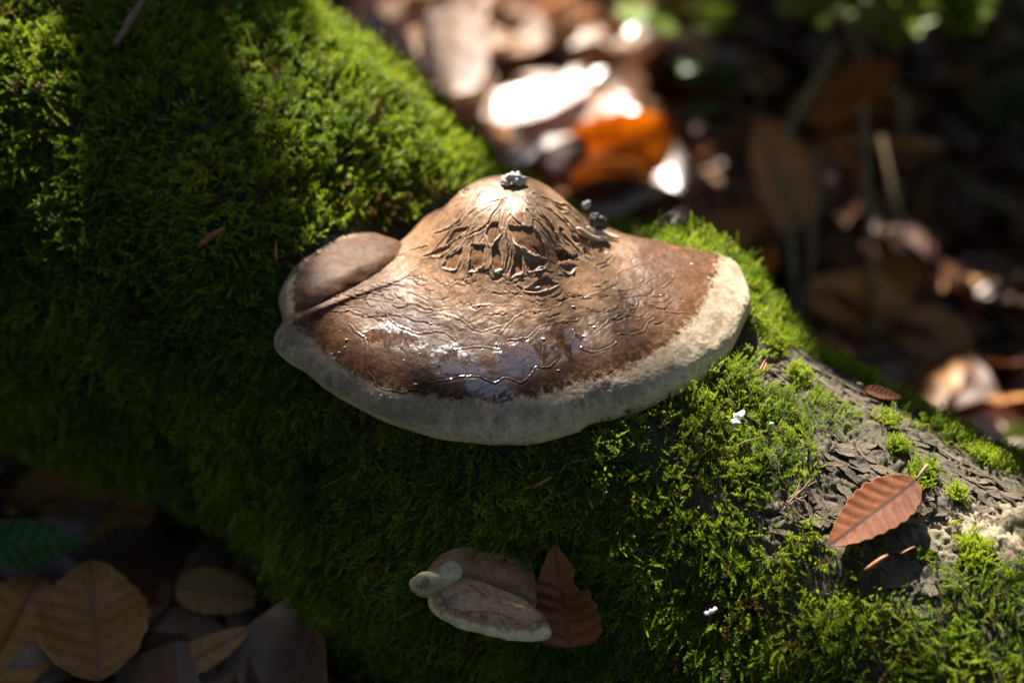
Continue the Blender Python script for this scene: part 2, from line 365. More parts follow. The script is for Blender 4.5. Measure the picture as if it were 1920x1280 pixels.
# ------------------------------------------------------------------ bracket fungi
def bracket_top(rim, center, zc, H, n, hump, T, TH):
    """rim: closed plan curve (x,y,z) sampled at TH in 0..1; T radial positions (<=1)"""
    k = len(rim); idx = TH * k; i0 = np.floor(idx).astype(int) % k; f = idx - np.floor(idx)
    R = rim[i0] * (1 - f)[:, None] + rim[(i0 + 1) % k] * f[:, None]
    t = T[None, :, None]
    C = np.array([center[0], center[1], zc])
    P = C + (R[:, None, :] - C) * t
    P[..., 2] = R[:, None, 2] + (zc + H - R[:, None, 2]) * np.sqrt(np.clip(1 - T ** n, 0, 1))[None, :]
    if hump is not None: P[..., 2] += hump(P[..., 0], P[..., 1])
    return P, R, C
class Bracket:
    def __init__(s, outline, center, zc, H, n=4, hump=None, nth=500, nt=160, thick=.5, fit=6, fixed=(), under=.0):
        # outline: (px, py, z guess) of the seen edge, or 3-tuples flagged as plan points by z and 'fixed'
        o = np.array([q[:3] for q in outline], float)
        rim = np.array([on_z(*q) for q in o]); C = center
        TT = 1 - (1 - np.linspace(0, 1, nt)) ** 1.7; TT[-1] = 1
        a = np.linspace(0, math.pi / 2, 9)[1:]
        s.nth, s.nt = nth, nt
        for it in range(fit + 1):
            cur = smooth_poly(rim, 8)
            TH = np.linspace(0, 1, nth, endpoint=False) if it == fit else np.arange(len(rim)) / len(rim)
            P, R, C3 = bracket_top(cur, center, zc, H, n, hump, TT, TH)
            out = unit((R - C3) * np.array([1, 1, 0]))
            # rolled edge below the rim, then the pore surface back to the trunk
            rows = [P]
            for aa in a:
                rows.append((R - out * (thick * .75 * (1 - math.cos(aa))) [..., None] if False else R - out * thick * .75 * (1 - math.cos(aa)) - np.array([0, 0, 1]) * thick * math.sin(aa))[:, None, :])
            base = rows[-1][:, 0, :]
            for k in (.75, .45, .15):
                q = C3 + (base - C3) * np.array([k, k, 0]); q[:, 2] = base[:, 2] - under * (1 - k) - .02
                rows.append(q[:, None, :])
            A = np.concatenate(rows, 1)
            if it == fit: break
            cpx = proj(np.array([center[0], center[1], zc]))[0]
            nxt, prv = np.roll(o[:, :2], -1, 0), np.roll(o[:, :2], 1, 0)
            tan = nxt - prv; nrm = unit(np.stack([tan[:, 1], -tan[:, 0]], -1))
            sgn = np.sign(((o[:, :2] - o[:, :2].mean(0)) * nrm).sum(1)); nrm = nrm * sgn[:, None]
            for i in range(len(rim)):
                if i in fixed: continue
                px = proj(A[i][int(nt * .62):])[0]; ext = (px @ nrm[i]).max(); want = o[i, :2] @ nrm[i]
                dpx = np.clip(want - ext, -25, 25) * .8
                cur_px = proj(rim[i])[0] + nrm[i] * dpx
                rim[i] = on_z(*cur_px, rim[i][2])
        s.A = A; s.shape = A.shape[:2]; s.rim = cur
        V = A.reshape(-1, 3); s.V = V
        s.t = np.concatenate([np.broadcast_to(TT, (nth, nt)), np.broadcast_to(1 + np.arange(1, A.shape[1] - nt + 1) * .05, (nth, A.shape[1] - nt))], 1).ravel()
        s.F = grid_faces(nth, A.shape[1], True)
        s.normals()
    def normals(s):
        A = s.V.reshape(*s.shape, 3); du = np.roll(A, -1, 0) - np.roll(A, 1, 0); dv = np.gradient(A, axis=1)
        n = np.cross(dv, du); n = unit(n)
        n[:, 0] = unit(n[:, 1].mean(0)); 
        if n[:, 3, 2].mean() < 0: n = -n
        s.n = n.reshape(-1, 3)
    def at(s, px, py):
        if not hasattr(s, 'pp'):
            m = (s.n @ VD < .1) & (s.t <= 1.25); s.vi = np.where(m)[0]; s.pp, s.dd = proj(s.V[s.vi])
        d = np.linalg.norm(s.pp - np.array([px, py]), axis=1); k = np.argsort(d)[:12]
        j = k[np.argmin(s.dd[k] + d[k] * .2)]; i = s.vi[j]; return s.V[i], s.n[i]

FUNGUS = empty('bracket_fungus', (0, 4, -1), 'large brown bracket fungus with a cracked hump and pale rim on the mossy log', 'mushroom')

# --- main cap
OUT = [(512, 640, -.55), (524, 664, -.75), (560, 690, -.9), (600, 722, -1.0), (640, 748, -1.05), (690, 776, -1.1), (740, 797, -1.1), (795, 815, -1.1), (850, 827, -1.1), (905, 832, -1.1),
       (960, 833, -1.1), (1015, 829, -1.1), (1060, 818, -1.1), (1095, 806, -1.08), (1112, 795, -1.07), (1150, 788, -1.05), (1200, 772, -1.0), (1250, 750, -.97), (1300, 724, -.93), (1340, 693, -.85),
       (1370, 660, -.78), (1390, 622, -.68), (1401, 590, -.6), (1406, 560, -.52), (1399, 525, -.42), (1383, 495, -.32), (1352, 478, -.2), (1310, 468, -.15), (1240, 455, -.1), (1170, 440, -.1), (1100, 405, -.2), (960, 380, -.3), (820, 400, -.3),
       (752, 452, -.1), (702, 480, -.15), (660, 507, -.2), (625, 535, -.25), (585, 570, -.3), (550, 594, -.35), (524, 610, -.4)]
OUT = [(x, y, z * 1.65) for x, y, z in OUT]
HC = np.array([-.1, 4.5])
def hump(x, y):
    dx = (x - HC[0]); dy = (y - HC[1])
    sx = np.where(dx < 0, 2.32, 2.2) + .03 * np.clip(HC[1] - y, 0, 4); sy = np.where(dy < 0, 2.6, 2.6)
    e = 1.85 - .45 * np.clip(-dy / (np.hypot(dx, dy) + 1e-6), 0, 1) ** 1.5
    return 1.9 * np.exp(-((dx / sx) ** 2 + (dy / sy) ** 2) ** e)
cap = Bracket(OUT, (-.1, 4.2), .0, .24, 2.55, hump, nth=1100, nt=330, thick=.42, fit=8, fixed=(28, 29, 30, 31, 32), under=.5)

pxy, dep = proj(cap.V); vis = (cap.t <= 1.3) & (cap.n @ VD < .25)
P0 = cap.V.copy(); nzw = np.stack([fbm(P0, 2.2, 3, 101), fbm(P0, 2.2, 3, 102)], -1)
Q = pxy + 5 * nzw + 2.0 * np.stack([fbm(P0, 9, 2, 103), fbm(P0, 9, 2, 104)], -1)
# openings where the outer skin has torn (outlines on the hump)
WIN = [[(953, 422), (1004, 425), (1012, 443), (1026, 483), (993, 473), (969, 457), (961, 441)], [(884, 457), (908, 459), (905, 502), (878, 510)],
       [(839, 473), (868, 463), (865, 483), (852, 505), (829, 498)], [(921, 462), (932, 459), (940, 481), (940, 505), (926, 510)],
       [(910, 438), (921, 421), (938, 417), (938, 438), (918, 459)], [(964, 478), (976, 483), (977, 502), (976, 513), (957, 518)],
       [(981, 486), (1028, 489), (1026, 499), (990, 508)], [(1046, 497), (1081, 498), (1070, 511), (1057, 507)],
       [(985, 544), (1004, 528), (1025, 518), (1046, 534), (1028, 542), (1004, 547)], [(1073, 445), (1083, 445), (1091, 459), (1078, 457)],
       [(1091, 470), (1099, 465), (1114, 481), (1099, 481)], [(1017, 398), (1028, 412), (1044, 438), (1054, 459), (1038, 449), (1025, 422)],
       [(1052, 401), (1065, 412), (1075, 428), (1062, 417)], [(833, 457), (860, 443), (879, 428), (852, 430)], [(793, 483), (825, 465), (844, 459), (823, 478)],
       [(1030, 378), (1048, 388), (1062, 396), (1050, 396)], [(1121, 468), (1132, 463), (1137, 472), (1126, 478)], [(868, 352), (880, 356), (868, 366), (862, 362)], [(1100, 440), (1112, 452), (1106, 456)]]
HOLE = [(1038, 470), (1057, 467), (1068, 478), (1078, 490), (1046, 486)]
CRK = [[(981, 370), (1001, 398), (1020, 430), (1034, 452), (1042, 463)], [(940, 375), (934, 390), (924, 405), (915, 420)], [(958, 402), (972, 416), (980, 422)], [(905, 360), (893, 372)], [(1000, 362), (1030, 376), (1060, 388), (1088, 410), (1105, 430)],
       [(1050, 430), (1066, 452), (1080, 470), (1092, 486)], [(816, 438), (842, 428), (862, 414)], [(985, 395), (1002, 410), (1003, 424)], [(800, 462), (770, 470), (745, 482)], [(946, 430), (950, 455), (952, 480), (948, 505)], [(872, 446), (900, 432), (912, 424)],
       [(1075, 484), (1092, 478), (1108, 470)], [(1118, 500), (1136, 490), (1150, 478)], [(1128, 508), (1140, 496)]]
RID = [[(578, 566), (607, 558), (645, 552), (671, 558), (711, 563), (748, 566), (804, 578), (839, 578)], [(716, 574), (735, 600), (764, 616), (788, 623), (833, 621), (852, 637)],
       [(730, 584), (759, 592), (777, 600), (812, 605)], [(832, 587), (857, 595), (886, 616)], [(940, 629), (951, 608), (983, 587), (1033, 579)], [(1040, 574), (1065, 563), (1094, 559), (1126, 550), (1152, 552)],
       [(1114, 536), (1142, 526), (1163, 507), (1200, 497), (1226, 500)], [(1142, 534), (1166, 542), (1200, 534), (1232, 520)], [(1179, 489), (1200, 481), (1230, 489)],
       [(1113, 624), (1131, 608), (1153, 596), (1190, 592)], [(1158, 627), (1184, 627), (1206, 620), (1216, 603), (1230, 599)],
       [(685, 636), (688, 685), (706, 721), (750, 734), (776, 729), (820, 714), (865, 707), (896, 708), (927, 716), (948, 708), (979, 716), (1004, 689), (1028, 690), (1051, 675)],
       [(646, 582), (680, 583), (685, 594), (716, 590)], [(655, 607), (667, 622), (684, 634)], [(849, 654), (880, 650), (906, 651), (937, 655)], [(1090, 650), (1111, 659), (1142, 650), (1155, 643)],
       [(1137, 584), (1146, 578), (1184, 580), (1194, 566)], [(1203, 565), (1235, 580), (1290, 588)], [(955, 640), (985, 632), (1010, 612), (1040, 604), (1090, 596)],
       [(690, 520), (720, 528), (760, 536)], [(870, 610), (905, 622), (940, 612)], [(1160, 560), (1190, 570), (1192, 556), (1162, 556), (1160, 562)], [(886, 575), (920, 570), (962, 574)], [(1245, 505), (1262, 520), (1240, 540)]]
h = np.zeros(len(Q)); win = np.zeros(len(Q)); crk = np.zeros(len(Q)); lipw = np.zeros(len(Q))
near = vis & (pxy[:, 0] > 540) & (pxy[:, 0] < 1320) & (pxy[:, 1] > 330) & (pxy[:, 1] < 760)
ni = np.where(near)[0]; Qn = Q[ni]
hn = np.zeros(len(ni)); wn = np.zeros(len(ni)); cn = np.zeros(len(ni)); ln = np.zeros(len(ni)); hol = np.zeros(len(ni))
for k, wp in enumerate(WIN):
    d = sdf(Qn, wp); ins = 1 - sst(d, -1.6, .8); wn = np.maximum(wn, ins)
    cy = np.mean([q[1] for q in wp]); low = sst(Qn[:, 1], cy - 6, cy + 10)
    ln = np.maximum(ln, np.exp(-((d - 1.6) / 1.7) ** 2) * (.35 + .65 * low))
d = sdf(Qn, HOLE); hol = 1 - sst(d, -4, 0); wn = np.maximum(wn, 1 - sst(d, -2, 1))
for c in CRK:
    d = seg_dist(Qn, c); cn = np.maximum(cn, 1 - sst(d, .8, 2.4)); ln = np.maximum(ln, .6 * np.exp(-((d - 3.4) / 1.6) ** 2))
# fan of small slit flakes round the neck: cells stretched along the contour
X = P0[ni]; rad = np.hypot(X[:, 0] - HC[0], (X[:, 1] - HC[1])); ang = np.arctan2(X[:, 0] - HC[0], HC[1] - X[:, 1])
wv = fbm(X, 1.2, 3, 111)
neck = sst(rad, 1.9, 2.5) * (1 - sst(rad + .7 * wv, 4.1, 4.9)) * (1 - sst(np.abs(ang), 1.25, 1.6))
q = np.stack([ang * 3.2 / .42 + wv * 1.5, rad / .17 + 2 * fbm(X, 1.5, 2, 112), 0 * rad], -1)
d1, d2, idv, vec = cells(q, 5); edge = 1 - sst(d2 - d1, .05, .2); keep = (idv > .45)
slit = edge * keep * (vec[:, 1] > -.1) * neck * sst(fbm(X, .9, 2, 113), -.25, .15)
q = np.stack([ang * 2.4 / .17 + wv, rad / .45 + fbm(X, 1.5, 2, 115), 0 * rad], -1)
d1, d2, idv2, vec2 = cells(q, 8); hs = (1 - sst(d2 - d1, .04, .16)) * (idv2 > .55) * (1 - sst(rad, 2.2, 2.9)) * sst(rad, .5, .9) * sst(fbm(X, 1.3, 2, 116), -.1, .2)
cn = np.maximum(cn, .8 * hs); ln = np.maximum(ln, 0)
ridn = np.zeros(len(ni))
for k, c in enumerate(RID):
    c = smooth_poly(c, 4, False); d = seg_dist(Qn, c); wdt = 1.15 + .6 * vnoise(X * 2.2, 130 + k)
    amp = .55 + .5 * vnoise(X * 1.7, 150 + k)
    ridn = np.maximum(ridn, np.exp(-(d / np.clip(wdt, 1, 3)) ** 2) * np.clip(amp, .15, 1))
    # shadow-side groove just above the ridge
    hn -= .007 * np.exp(-((d - 3.0) / 1.8) ** 2)
rr_ = np.random.default_rng(66); wob = .16 * fbm(X, 1.6, 3, 125)
for k in range(9):
    a0 = -1.25 + 2.5 * (k + rr_.uniform(.1, .9)) / 9; r0, r1 = rr_.uniform(.5, 1.2), rr_.uniform(1.6, 2.8)
    dd = (ang - a0 - wob + .12 * (rad - 1.5) * rr_.normal()) * np.maximum(rad, .3); tp = sst(rad, r0, r0 + .3) * (1 - sst(rad, r1 - .4, r1))
    cn = np.maximum(cn, tp * .8 * np.exp(-(dd / .022) ** 2)); ln = np.maximum(ln, .55 * tp * np.exp(-((dd - .075) / .05) ** 2))
    hn += tp * .012 * sst(dd, .0, .04) * (1 - sst(dd, .1, .34))
fine = np.zeros(len(ni))
q = np.stack([X[:, 0] / .55 + 1.3 * fbm(X, 1.4, 3, 121), X[:, 1] / .3 + 1.3 * fbm(X, 1.4, 3, 122), 0 * rad], -1)
d1, d2, idv3, _ = cells(q, 15); web = (1 - sst(d2 - d1, .02, .11)) * (idv3 > .5) * sst(rad, 3.4, 4.2) * (1 - sst(cap.t[ni], .70, .8)) * sst(fbm(X, .6, 3, 123), -.05, .25)
# small eye-shaped flakes round the neck, each lifted at its lower edge
fk = np.zeros(len(ni)); fl_ = np.zeros(len(ni)); rf_ = np.random.default_rng(67); qx = pxy[ni]
for k in range(190):
    cx, cy = rf_.uniform(630, 1250), rf_.uniform(480, 605)
    if cy < 470 + .25 * abs(cx - 950) * .6 + 25 or (cy > 560 and rf_.random() < .55): continue
    sl = (cx - 950) * -.0011 + rf_.normal() * .22; a_, b_ = rf_.uniform(7, 19), rf_.uniform(2.6, 6.0)
    m = (np.abs(qx[:, 0] - cx) < 30) & (np.abs(qx[:, 1] - cy) < 22); ii = np.where(m)[0]
    du, dv = Q[ni][ii, 0] - cx, Q[ni][ii, 1] - cy; uu = (du + dv * sl) / a_; vv = (dv - du * sl) / b_ + .35 * uu * uu * rf_.choice([-1, 1]); ee = np.sqrt(uu ** 2 + vv ** 2)
    arc = np.exp(-((ee - 1.0) / .20) ** 2) * sst(vv, -.35, .35) * rf_.uniform(.6, 1); fk[ii] = np.maximum(fk[ii], arc)
    fl_[ii] = np.maximum(fl_[ii], (1 - sst(ee, .75, .98)) * (.45 + .55 * np.clip(vv + .3, 0, 1)))
hn += .012 * fl_ - .025 * fk; ck_ = .6 * fk; slit = slit * .25; web = web * .5
hn += -.042 * wn + .028 * ln * (1 - wn) - .022 * cn - .11 * hol - .036 * slit + .022 * ridn + .008 * web + .008 * idv * neck + .008 * neck * fbm(X, 4, 3, 119)
h[ni] = hn; win[ni] = wn; crk[ni] = np.maximum(np.maximum(np.maximum(cn, ck_), slit * .8), hol); lipw[ni] = ln * (1 - wn)
hrim = .05 * fbm(P0, .9, 3, 131) + .012 * fbm(P0, 5, 3, 133)
cap.V = P0 + cap.n * (h + hrim)[:, None]
# pigment, with some light painted in: pale felted rim, mottled brown skin, tan cracked hump
BND = [(535, 596), (590, 642), (640, 688), (690, 716), (740, 735), (800, 744), (850, 748), (910, 752), (955, 752), (985, 744), (1050, 728), (1085, 714), (1140, 708), (1175, 692), (1205, 672), (1250, 645), (1285, 612), (1312, 588), (1330, 550), (1340, 510),
       (1350, 485), (1360, 440), (1300, 300), (700, 300), (600, 430), (520, 560)]
fz = fbm(P0, 3.5, 5, 141, .65); fz2 = fbm(P0, 11, 4, 145, .65)
bd = sdf(pxy, BND) / 68.0; fold = (pxy[:, 0] < 800) & (pxy[:, 1] < 592) & (~inside(pxy, [(500, 580), (545, 580), (560, 600), (500, 640)]))
bd = np.where(vis, bd, np.where(cap.t < .82, -1., 1.)); bd = np.where(fold & (bd > -.1), -.3, bd)
brown = 1 - sst(bd + .16 * fz + .20 * fz2, -.11, .13)
edge_t = sst(bd, .05, 1.0)
white = np.array([.33, .255, .175]) * (1 - edge_t)[:, None] + np.array([.60, .495, .335]) * edge_t[:, None]
thv = np.repeat(np.arange(cap.nth), cap.shape[1]); strk = fbm(np.stack([thv * .09, cap.t * 9, 0 * cap.t], -1), 1, 4, 148, .65)
felt = np.exp(-((bd - .55) / .33) ** 2) * sst(strk + .5 * fz + .3 * fz2, -.35, .3)
white = white * (1 - .55 * felt[:, None]) + np.array([.155, .12, .09]) * (.55 * felt[:, None])
lowroll = (sst(cap.t, .985, 1.08) * ~fold)[:, None]; white = white * (1 - lowroll) + np.array([.70, .60, .35]) * lowroll
rad_a = np.hypot(P0[:, 0] - HC[0], P0[:, 1] - HC[1]); tanw = 1 - sst(rad_a + .9 * fz + .3 * fz2, 2.9, 4.3)
br = np.array([.050, .023, .0105]) * (1 + .55 * fz[:, None]) * (1 + .5 * fz2[:, None])
lit_ends = sst(np.abs(pxy[:, 0] - 960) + 40 * fz, 180, 330)[:, None]; br = br * (1 - .7 * lit_ends) + np.array([.125, .057, .024]) * (1 + .4 * fz[:, None] + .4 * fz2[:, None]) * .7 * lit_ends  # ends painted warmer as if sunlit, middle kept dark as if unlit
ochre = np.array([.22, .12, .055]); eo = np.exp(-((bd + .12) / .16) ** 2) * sst(fz2, -.2, .4)
br = br * (1 - .5 * eo[:, None]) + ochre * .5 * eo[:, None]
tan = np.array([.26, .15, .083]) * (1 + .25 * fz[:, None] + .15 * fz2[:, None])
colr = br * (1 - tanw[:, None]) + tan * tanw[:, None]
winc = np.array([.19, .085, .032]) * (1 + .3 * fz2[:, None]); colr = colr * (1 - .8 * win[:, None]) + winc * .8 * win[:, None]
colr = colr * (1 - .6 * crk[:, None]) + np.array([.10, .05, .025]) * .6 * crk[:, None]
lw = np.clip(lipw * .55, 0, 1)[:, None] * tanw[:, None]; colr = colr * (1 - lw) + np.array([.42, .31, .20]) * lw
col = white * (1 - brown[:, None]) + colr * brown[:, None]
WET = [[(680, 622), (720, 612), (765, 622), (790, 642), (740, 650), (695, 644)], [(815, 665), (850, 655), (900, 690), (912, 705), (860, 712), (820, 700)], [(860, 712), (950, 716), (965, 740), (930, 752), (880, 735)], [(935, 650), (990, 640), (1035, 650), (1010, 690), (970, 705), (930, 690)], [(1040, 630), (1090, 622), (1095, 660), (1060, 668)]]
wet = np.zeros(len(Q))
for wp in WET: wet = np.maximum(wet, 1 - sst(sdf(pxy, wp) + 14 * fz2 + 10 * fz - 5, -10, 7))
wet *= vis
mid = brown * (1 - tanw) * sst(cap.t, .3, .45)
gloss = .62 * (1 - brown) + brown * (.50 - .06 * tanw); gloss = gloss * (1 - wet * .95) + .09 * wet * .95
gloss = np.clip(gloss + .08 * fz2 * (1 - wet), .06, .9)
spec = np.clip(.13 + .16 * tanw * brown + .06 * fz2 + .9 * wet, .04, 1); col = np.clip(col, .004, .9)
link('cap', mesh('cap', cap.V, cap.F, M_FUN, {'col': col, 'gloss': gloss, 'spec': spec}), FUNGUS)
cap.normals()

# --- simple lobes (rear lobe of the big fungus; the small fungus)
def paint_lobe(b, bnd, edgec, brc, rim_w=.16, seed=200, gl=.45):
    px, _ = proj(b.V); f1 = fbm(b.V, 3.5, 5, seed, .65); f2 = fbm(b.V, 11, 4, seed + 5, .65)
    d = sdf(px, bnd) / 68. ; br = 1 - sst(d + .12 * f1 + .09 * f2, -.1, .1); br = np.where((b.t > 1.0) & (px[:, 0] < 640), 0, br)
    c = np.array(edgec) * (1 + .12 * f1 + .12 * f2)[:, None] * (1 - br)[:, None] + np.array(brc) * (1 + .4 * f1 + .45 * f2)[:, None] * br[:, None]
    return {'col': c, 'gloss': np.clip(gl + .1 * f2 + .15 * (1 - br), .1, .9), 'spec': np.full(len(c), .15)}
rear = Bracket([(522, 555, -.35), (527, 590, -.6), (545, 625, -.9), (600, 640, -1.2), (680, 600, -1.0), (740, 540, -.6), (770, 490, -.2), (752, 455, .1), (722, 442, .15), (690, 436, .2), (650, 441, .15), (610, 458, .05), (575, 482, -.05), (545, 512, -.2)],
               (-4.6, 3.5), -.3, .65, 2.6, None, nth=220, nt=60, thick=.4, fit=6, fixed=(2, 3, 4, 5, 6))
rear.V = rear.V + rear.n * (.05 * fbm(rear.V, 1.1, 3, 301) + .02 * fbm(rear.V, 4, 3, 303))[:, None]
link('rear_lobe', mesh('rear_lobe', rear.V, rear.F, M_FUN, paint_lobe(rear, [(552, 600), (546, 555), (554, 516), (582, 478), (636, 446), (700, 428), (760, 430), (800, 480), (700, 600)], (.36, .285, .19), (.085, .040, .019), seed=210, gl=.6)), FUNGUS)

# curled strips of torn skin and raised lips below the openings
def strip(pl, hgt, out, name='skin_curl', mat=None, n=5):
    pl = smooth_poly(pl, 4, False); pts = [cap.at(*p_) for p_ in pl]
    P = np.array([q[0] for q in pts]); Nn = np.array([q[1] for q in pts]); k = len(P)
    P[1:-1] = (P[:-2] + P[1:-1] + P[2:]) / 3
    T = unit(np.gradient(P, axis=0)); O = unit(np.cross(T, Nn)); 
    if (O @ UP).mean() > 0: O = -O
    e = np.sin(np.linspace(0, math.pi, k)) ** .6 * (1 + .35 * vnoise(P * 4, 401))
    rows = []
    for j in range(n):
        a = j / (n - 1); rows.append(P - Nn * .02 + Nn * (hgt * math.sin(a * 1.9) * e)[:, None] + O * (out * a * e)[:, None])
    for j in range(n)[::-1]:
        a = j / (n - 1); rows.append(rows[j] - Nn * .022 + O * .012)
    V = np.stack(rows, 1).reshape(-1, 3)
    o = link(name, mesh(name, V, grid_faces(k, 2 * n), mat or M_LIP), FUNGUS); return o
for pl, hg, ou in (([(961, 441), (969, 457), (993, 473), (1026, 484)], .07, .09), ([(878, 509), (890, 508), (905, 501), (908, 480)], .06, .07), ([(829, 498), (840, 503), (852, 505), (864, 484)], .06, .08),
                   ([(990, 508), (1008, 505), (1026, 499), (1028, 490)], .06, .07), ([(1046, 498), (1057, 508), (1070, 511), (1081, 498)], .06, .07), ([(918, 459), (930, 448), (939, 436)], .06, .07),
                   ([(957, 518), (968, 514), (977, 508)], .06, .06), ([(985, 545), (1004, 547), (1028, 542), (1046, 534)], .05, .06), ([(926, 510), (934, 510), (941, 503)], .05, .06),
                   ([(828, 480), (846, 474), (866, 461), (880, 448)], .05, .07), ([(1091, 471), (1099, 482), (1114, 482)], .06, .07), ([(1052, 402), (1064, 414), (1076, 430)], .05, .07)):
    strip(pl, hg * .6, ou * .7)
for pl in ([(1079, 430), (1095, 440), (1112, 450), (1136, 455)], [(1097, 428), (1104, 436), (1120, 440), (1142, 448), (1158, 452)], [(1106, 408), (1110, 424), (1122, 436)]):
    pts = np.array([cap.at(*q)[0] + cap.at(*q)[1] * .10 for q in smooth_poly(pl, 4, False)]); pts[1:-1] = (pts[:-2] + pts[1:-1] + pts[2:]) / 3
    V, F = tube(pts, .05 + .03 * np.sin(np.linspace(0, math.pi, len(pts))), 7, .015); o = link('skin_curl', mesh('skin_curl', V, F, M_LIP), FUNGUS)

def blob(P, r, seed, sub=2, squash=(1, 1, 1), amp=.35, sc=2.0):
    import bmesh
    bm = bmesh.new(); bmesh.ops.create_icosphere(bm, subdivisions=sub, radius=1)
    V = np.array([v_.co[:] for v_ in bm.verts]); F = [[v_.index for v_ in f.verts] for f in bm.faces]; bm.free()
    V = V * (1 + amp * fbm(V + seed * 3.7, sc, 3, seed))[:, None] * np.array(squash) * r
    return V + P, np.array(F)
for k, (x, y, r) in enumerate([(651, 636, 6), (661, 583, 3), (699, 616, 5.5), (726, 599, 4), (758, 675, 3), (787, 663, 2), (809, 606, 5.5), (647, 650, 3), (636, 660, 4), (637, 620, 2.5), (905, 655, 4), (1018, 635, 6.5), (1047, 694, 5), (1154, 642, 3), (1094, 629, 4), (1075, 575, 5),
                               (1114, 613, 5), (1296, 495, 3.5), (1329, 521, 3.5), (1332, 532, 3), (1238, 553, 3), (1281, 565, 2.5), (780, 720, 5), (715, 740, 3), (697, 738, 3), (1007, 538, 9), (622, 662, 3), (626, 672, 3), (733, 745, 3)]):
    P, nn = cap.at(x, y); V, F = blob(np.zeros(3), r / 68. * .8, 500 + k, 1, (1, .6 + .3 * (k % 3) / 2, .16), .6); V = V + P + nn * .01
    o = link('pale_speck', mesh('pale_speck', V, F, M_CRUMB), FUNGUS)
for k, (x, y, r) in enumerate([(665, 696, 4), (714, 758, 4), (920, 818, 3), (524, 631, 3), (1395, 571, 4), (1398, 563, 2.5), (1108, 588, 2)]):
    P, nn = cap.at(x, y); V, F = blob(P + nn * .005, r / 68. * .7, 540 + k, 1, (1, 1, .6)); link('dark_speck', mesh('dark_speck', V, F, M_WOODLUMP), FUNGUS)
# water drops resting on the rim
for (x, y, l, lab) in ((1050, 768, .30, 'clear water drop on the front of the pale rim, below the brown skin'), (1306, 692, .26, 'clear water drop running down the right side of the pale rim'), (1076, 622, .2, 'small clear water drop on the dark wet middle of the cap')):
    P, nn = cap.at(x, y); V, F = blob(np.zeros(3), l * .5, 560, 3, (.62, 1.15, .42), .08); dn = unit(np.array([0, -1, -.9])); dn = unit(dn - nn * (dn @ nn)); sd = np.cross(nn, dn)
    V = P + V[:, :1] * sd + V[:, 1:2] * dn + V[:, 2:] * nn; tag(link('water_drop', mesh('water_drop', V, F, M_WATER)), lab, 'water drop')

# --- the small fungus lower on the log
SMALL = empty('bracket_fungus', at_log(900, 1080), 'small three-lobed bracket fungus growing low on the log beside a brown leaf', 'mushroom')
zS = at_log(900, 1100)[2]; yS = at_log(900, 1100)[1]
def lobe(name, out, zoff, H, n, thick, bnd, paint, seed, zc_off=.2):
    o = [(x, y, zS + z + zoff) for x, y, z in out]; c = np.array([on_z(*q) for q in o]).mean(0)
    b = Bracket(o, (c[0], c[1]), zS + zoff + zc_off, H, n, None, nth=260, nt=80, thick=thick, fit=6)
    f0 = fbm(b.V, 1.6, 3, seed); b.V = b.V + b.n * (.05 * f0 + .025 * fbm(b.V, 6, 3, seed + 3))[:, None]
    px, _ = proj(b.V); f1 = fbm(b.V, 4, 4, seed + 11, .6); f2 = fbm(b.V, 12, 4, seed + 15, .65)
    d = sdf(px, bnd) / 68. + .10 * f1 + .10 * f2; d = np.where(b.t > 1.02, .3, d); col, gl, hh = paint(px, d, f1, f2, b)
    b.V = b.V + b.n * hh[:, None]
    link(name, mesh(name, b.V, b.F, M_FUN, {'col': np.clip(col, .01, .9), 'gloss': np.clip(gl, .15, .9), 'spec': np.full(len(b.V), .22)}), SMALL); return b
def mx(a, b, f): return np.asarray(a) * (1 - f)[:, None] + np.asarray(b) * f[:, None]
def paint_upper(px, d, f1, f2, b):
    c = np.array([.24, .115, .055]) * (1 + .35 * f1 + .4 * f2)[:, None]
    lf = 1 - sst(px[:, 0] - .55 * (1075 - px[:, 1]) + 18 * f1, 832, 850); c = mx(c, [.45, .24, .12], lf * .8)
    ol = sst(f1 + .4 * f2, .1, .35) * (1 - sst(px[:, 0], 880, 900)); c = mx(c, [.20, .16, .06], ol * .7)
    c = mx(c, [.5, .45, .33], sst(d, .12, .25)); return c, .55 + .15 * f2, 0 * d
def paint_side(px, d, f1, f2, b):
    c = mx(np.array([.40, .33, .17]) * (1 + .25 * f1 + .2 * f2)[:, None], [.15, .11, .05], 1 - sst(d, -.1, .05))
    c = mx(c, [.55, .52, .33], sst(px[:, 0], 822, 832) * sst(-px[:, 1] + 8 * f1, -1088, -1080) * .8); return c, .5 + .1 * f2, 0 * d
def paint_front(px, d, f1, f2, b):
    inner = 1 - sst(d, -.06, .05); c = np.array([.78, .68, .43]) * (1 + .08 * f1 + .1 * f2)[:, None]
    beige = np.array([.46, .30, .165]) * (1 + .3 * f1 + .45 * f2)[:, None]
    ring = np.exp(-((d + .17) / .15) ** 2) * sst(f2 + .6 * f1, -.25, .25); beige = mx(beige, [.13, .07, .03], ring * .9)
    lf = (1 - sst(px[:, 0] + 25 * f1, 850, 890)) * sst(-d, .1, .3); beige = mx(beige, [.12, .09, .085], lf * .75 * sst(f2 + f1, -.3, .2))
    c = mx(c, beige, inner); k = seg_dist(px + 4 * np.stack([f1, f2], -1), smooth_poly([(828, 1130), (845, 1140), (875, 1148), (905, 1146), (935, 1151), (962, 1162)], 4, False)); ck = 1 - sst(k, .5, 2.2)
    k2 = seg_dist(px, [(882, 1096), (898, 1107), (911, 1118)]); ck = np.maximum(ck, 1 - sst(k2, .8, 2.6)); c = mx(c, [.07, .045, .03], ck * .7)
    return c, .5 + .15 * f2, -.022 * ck
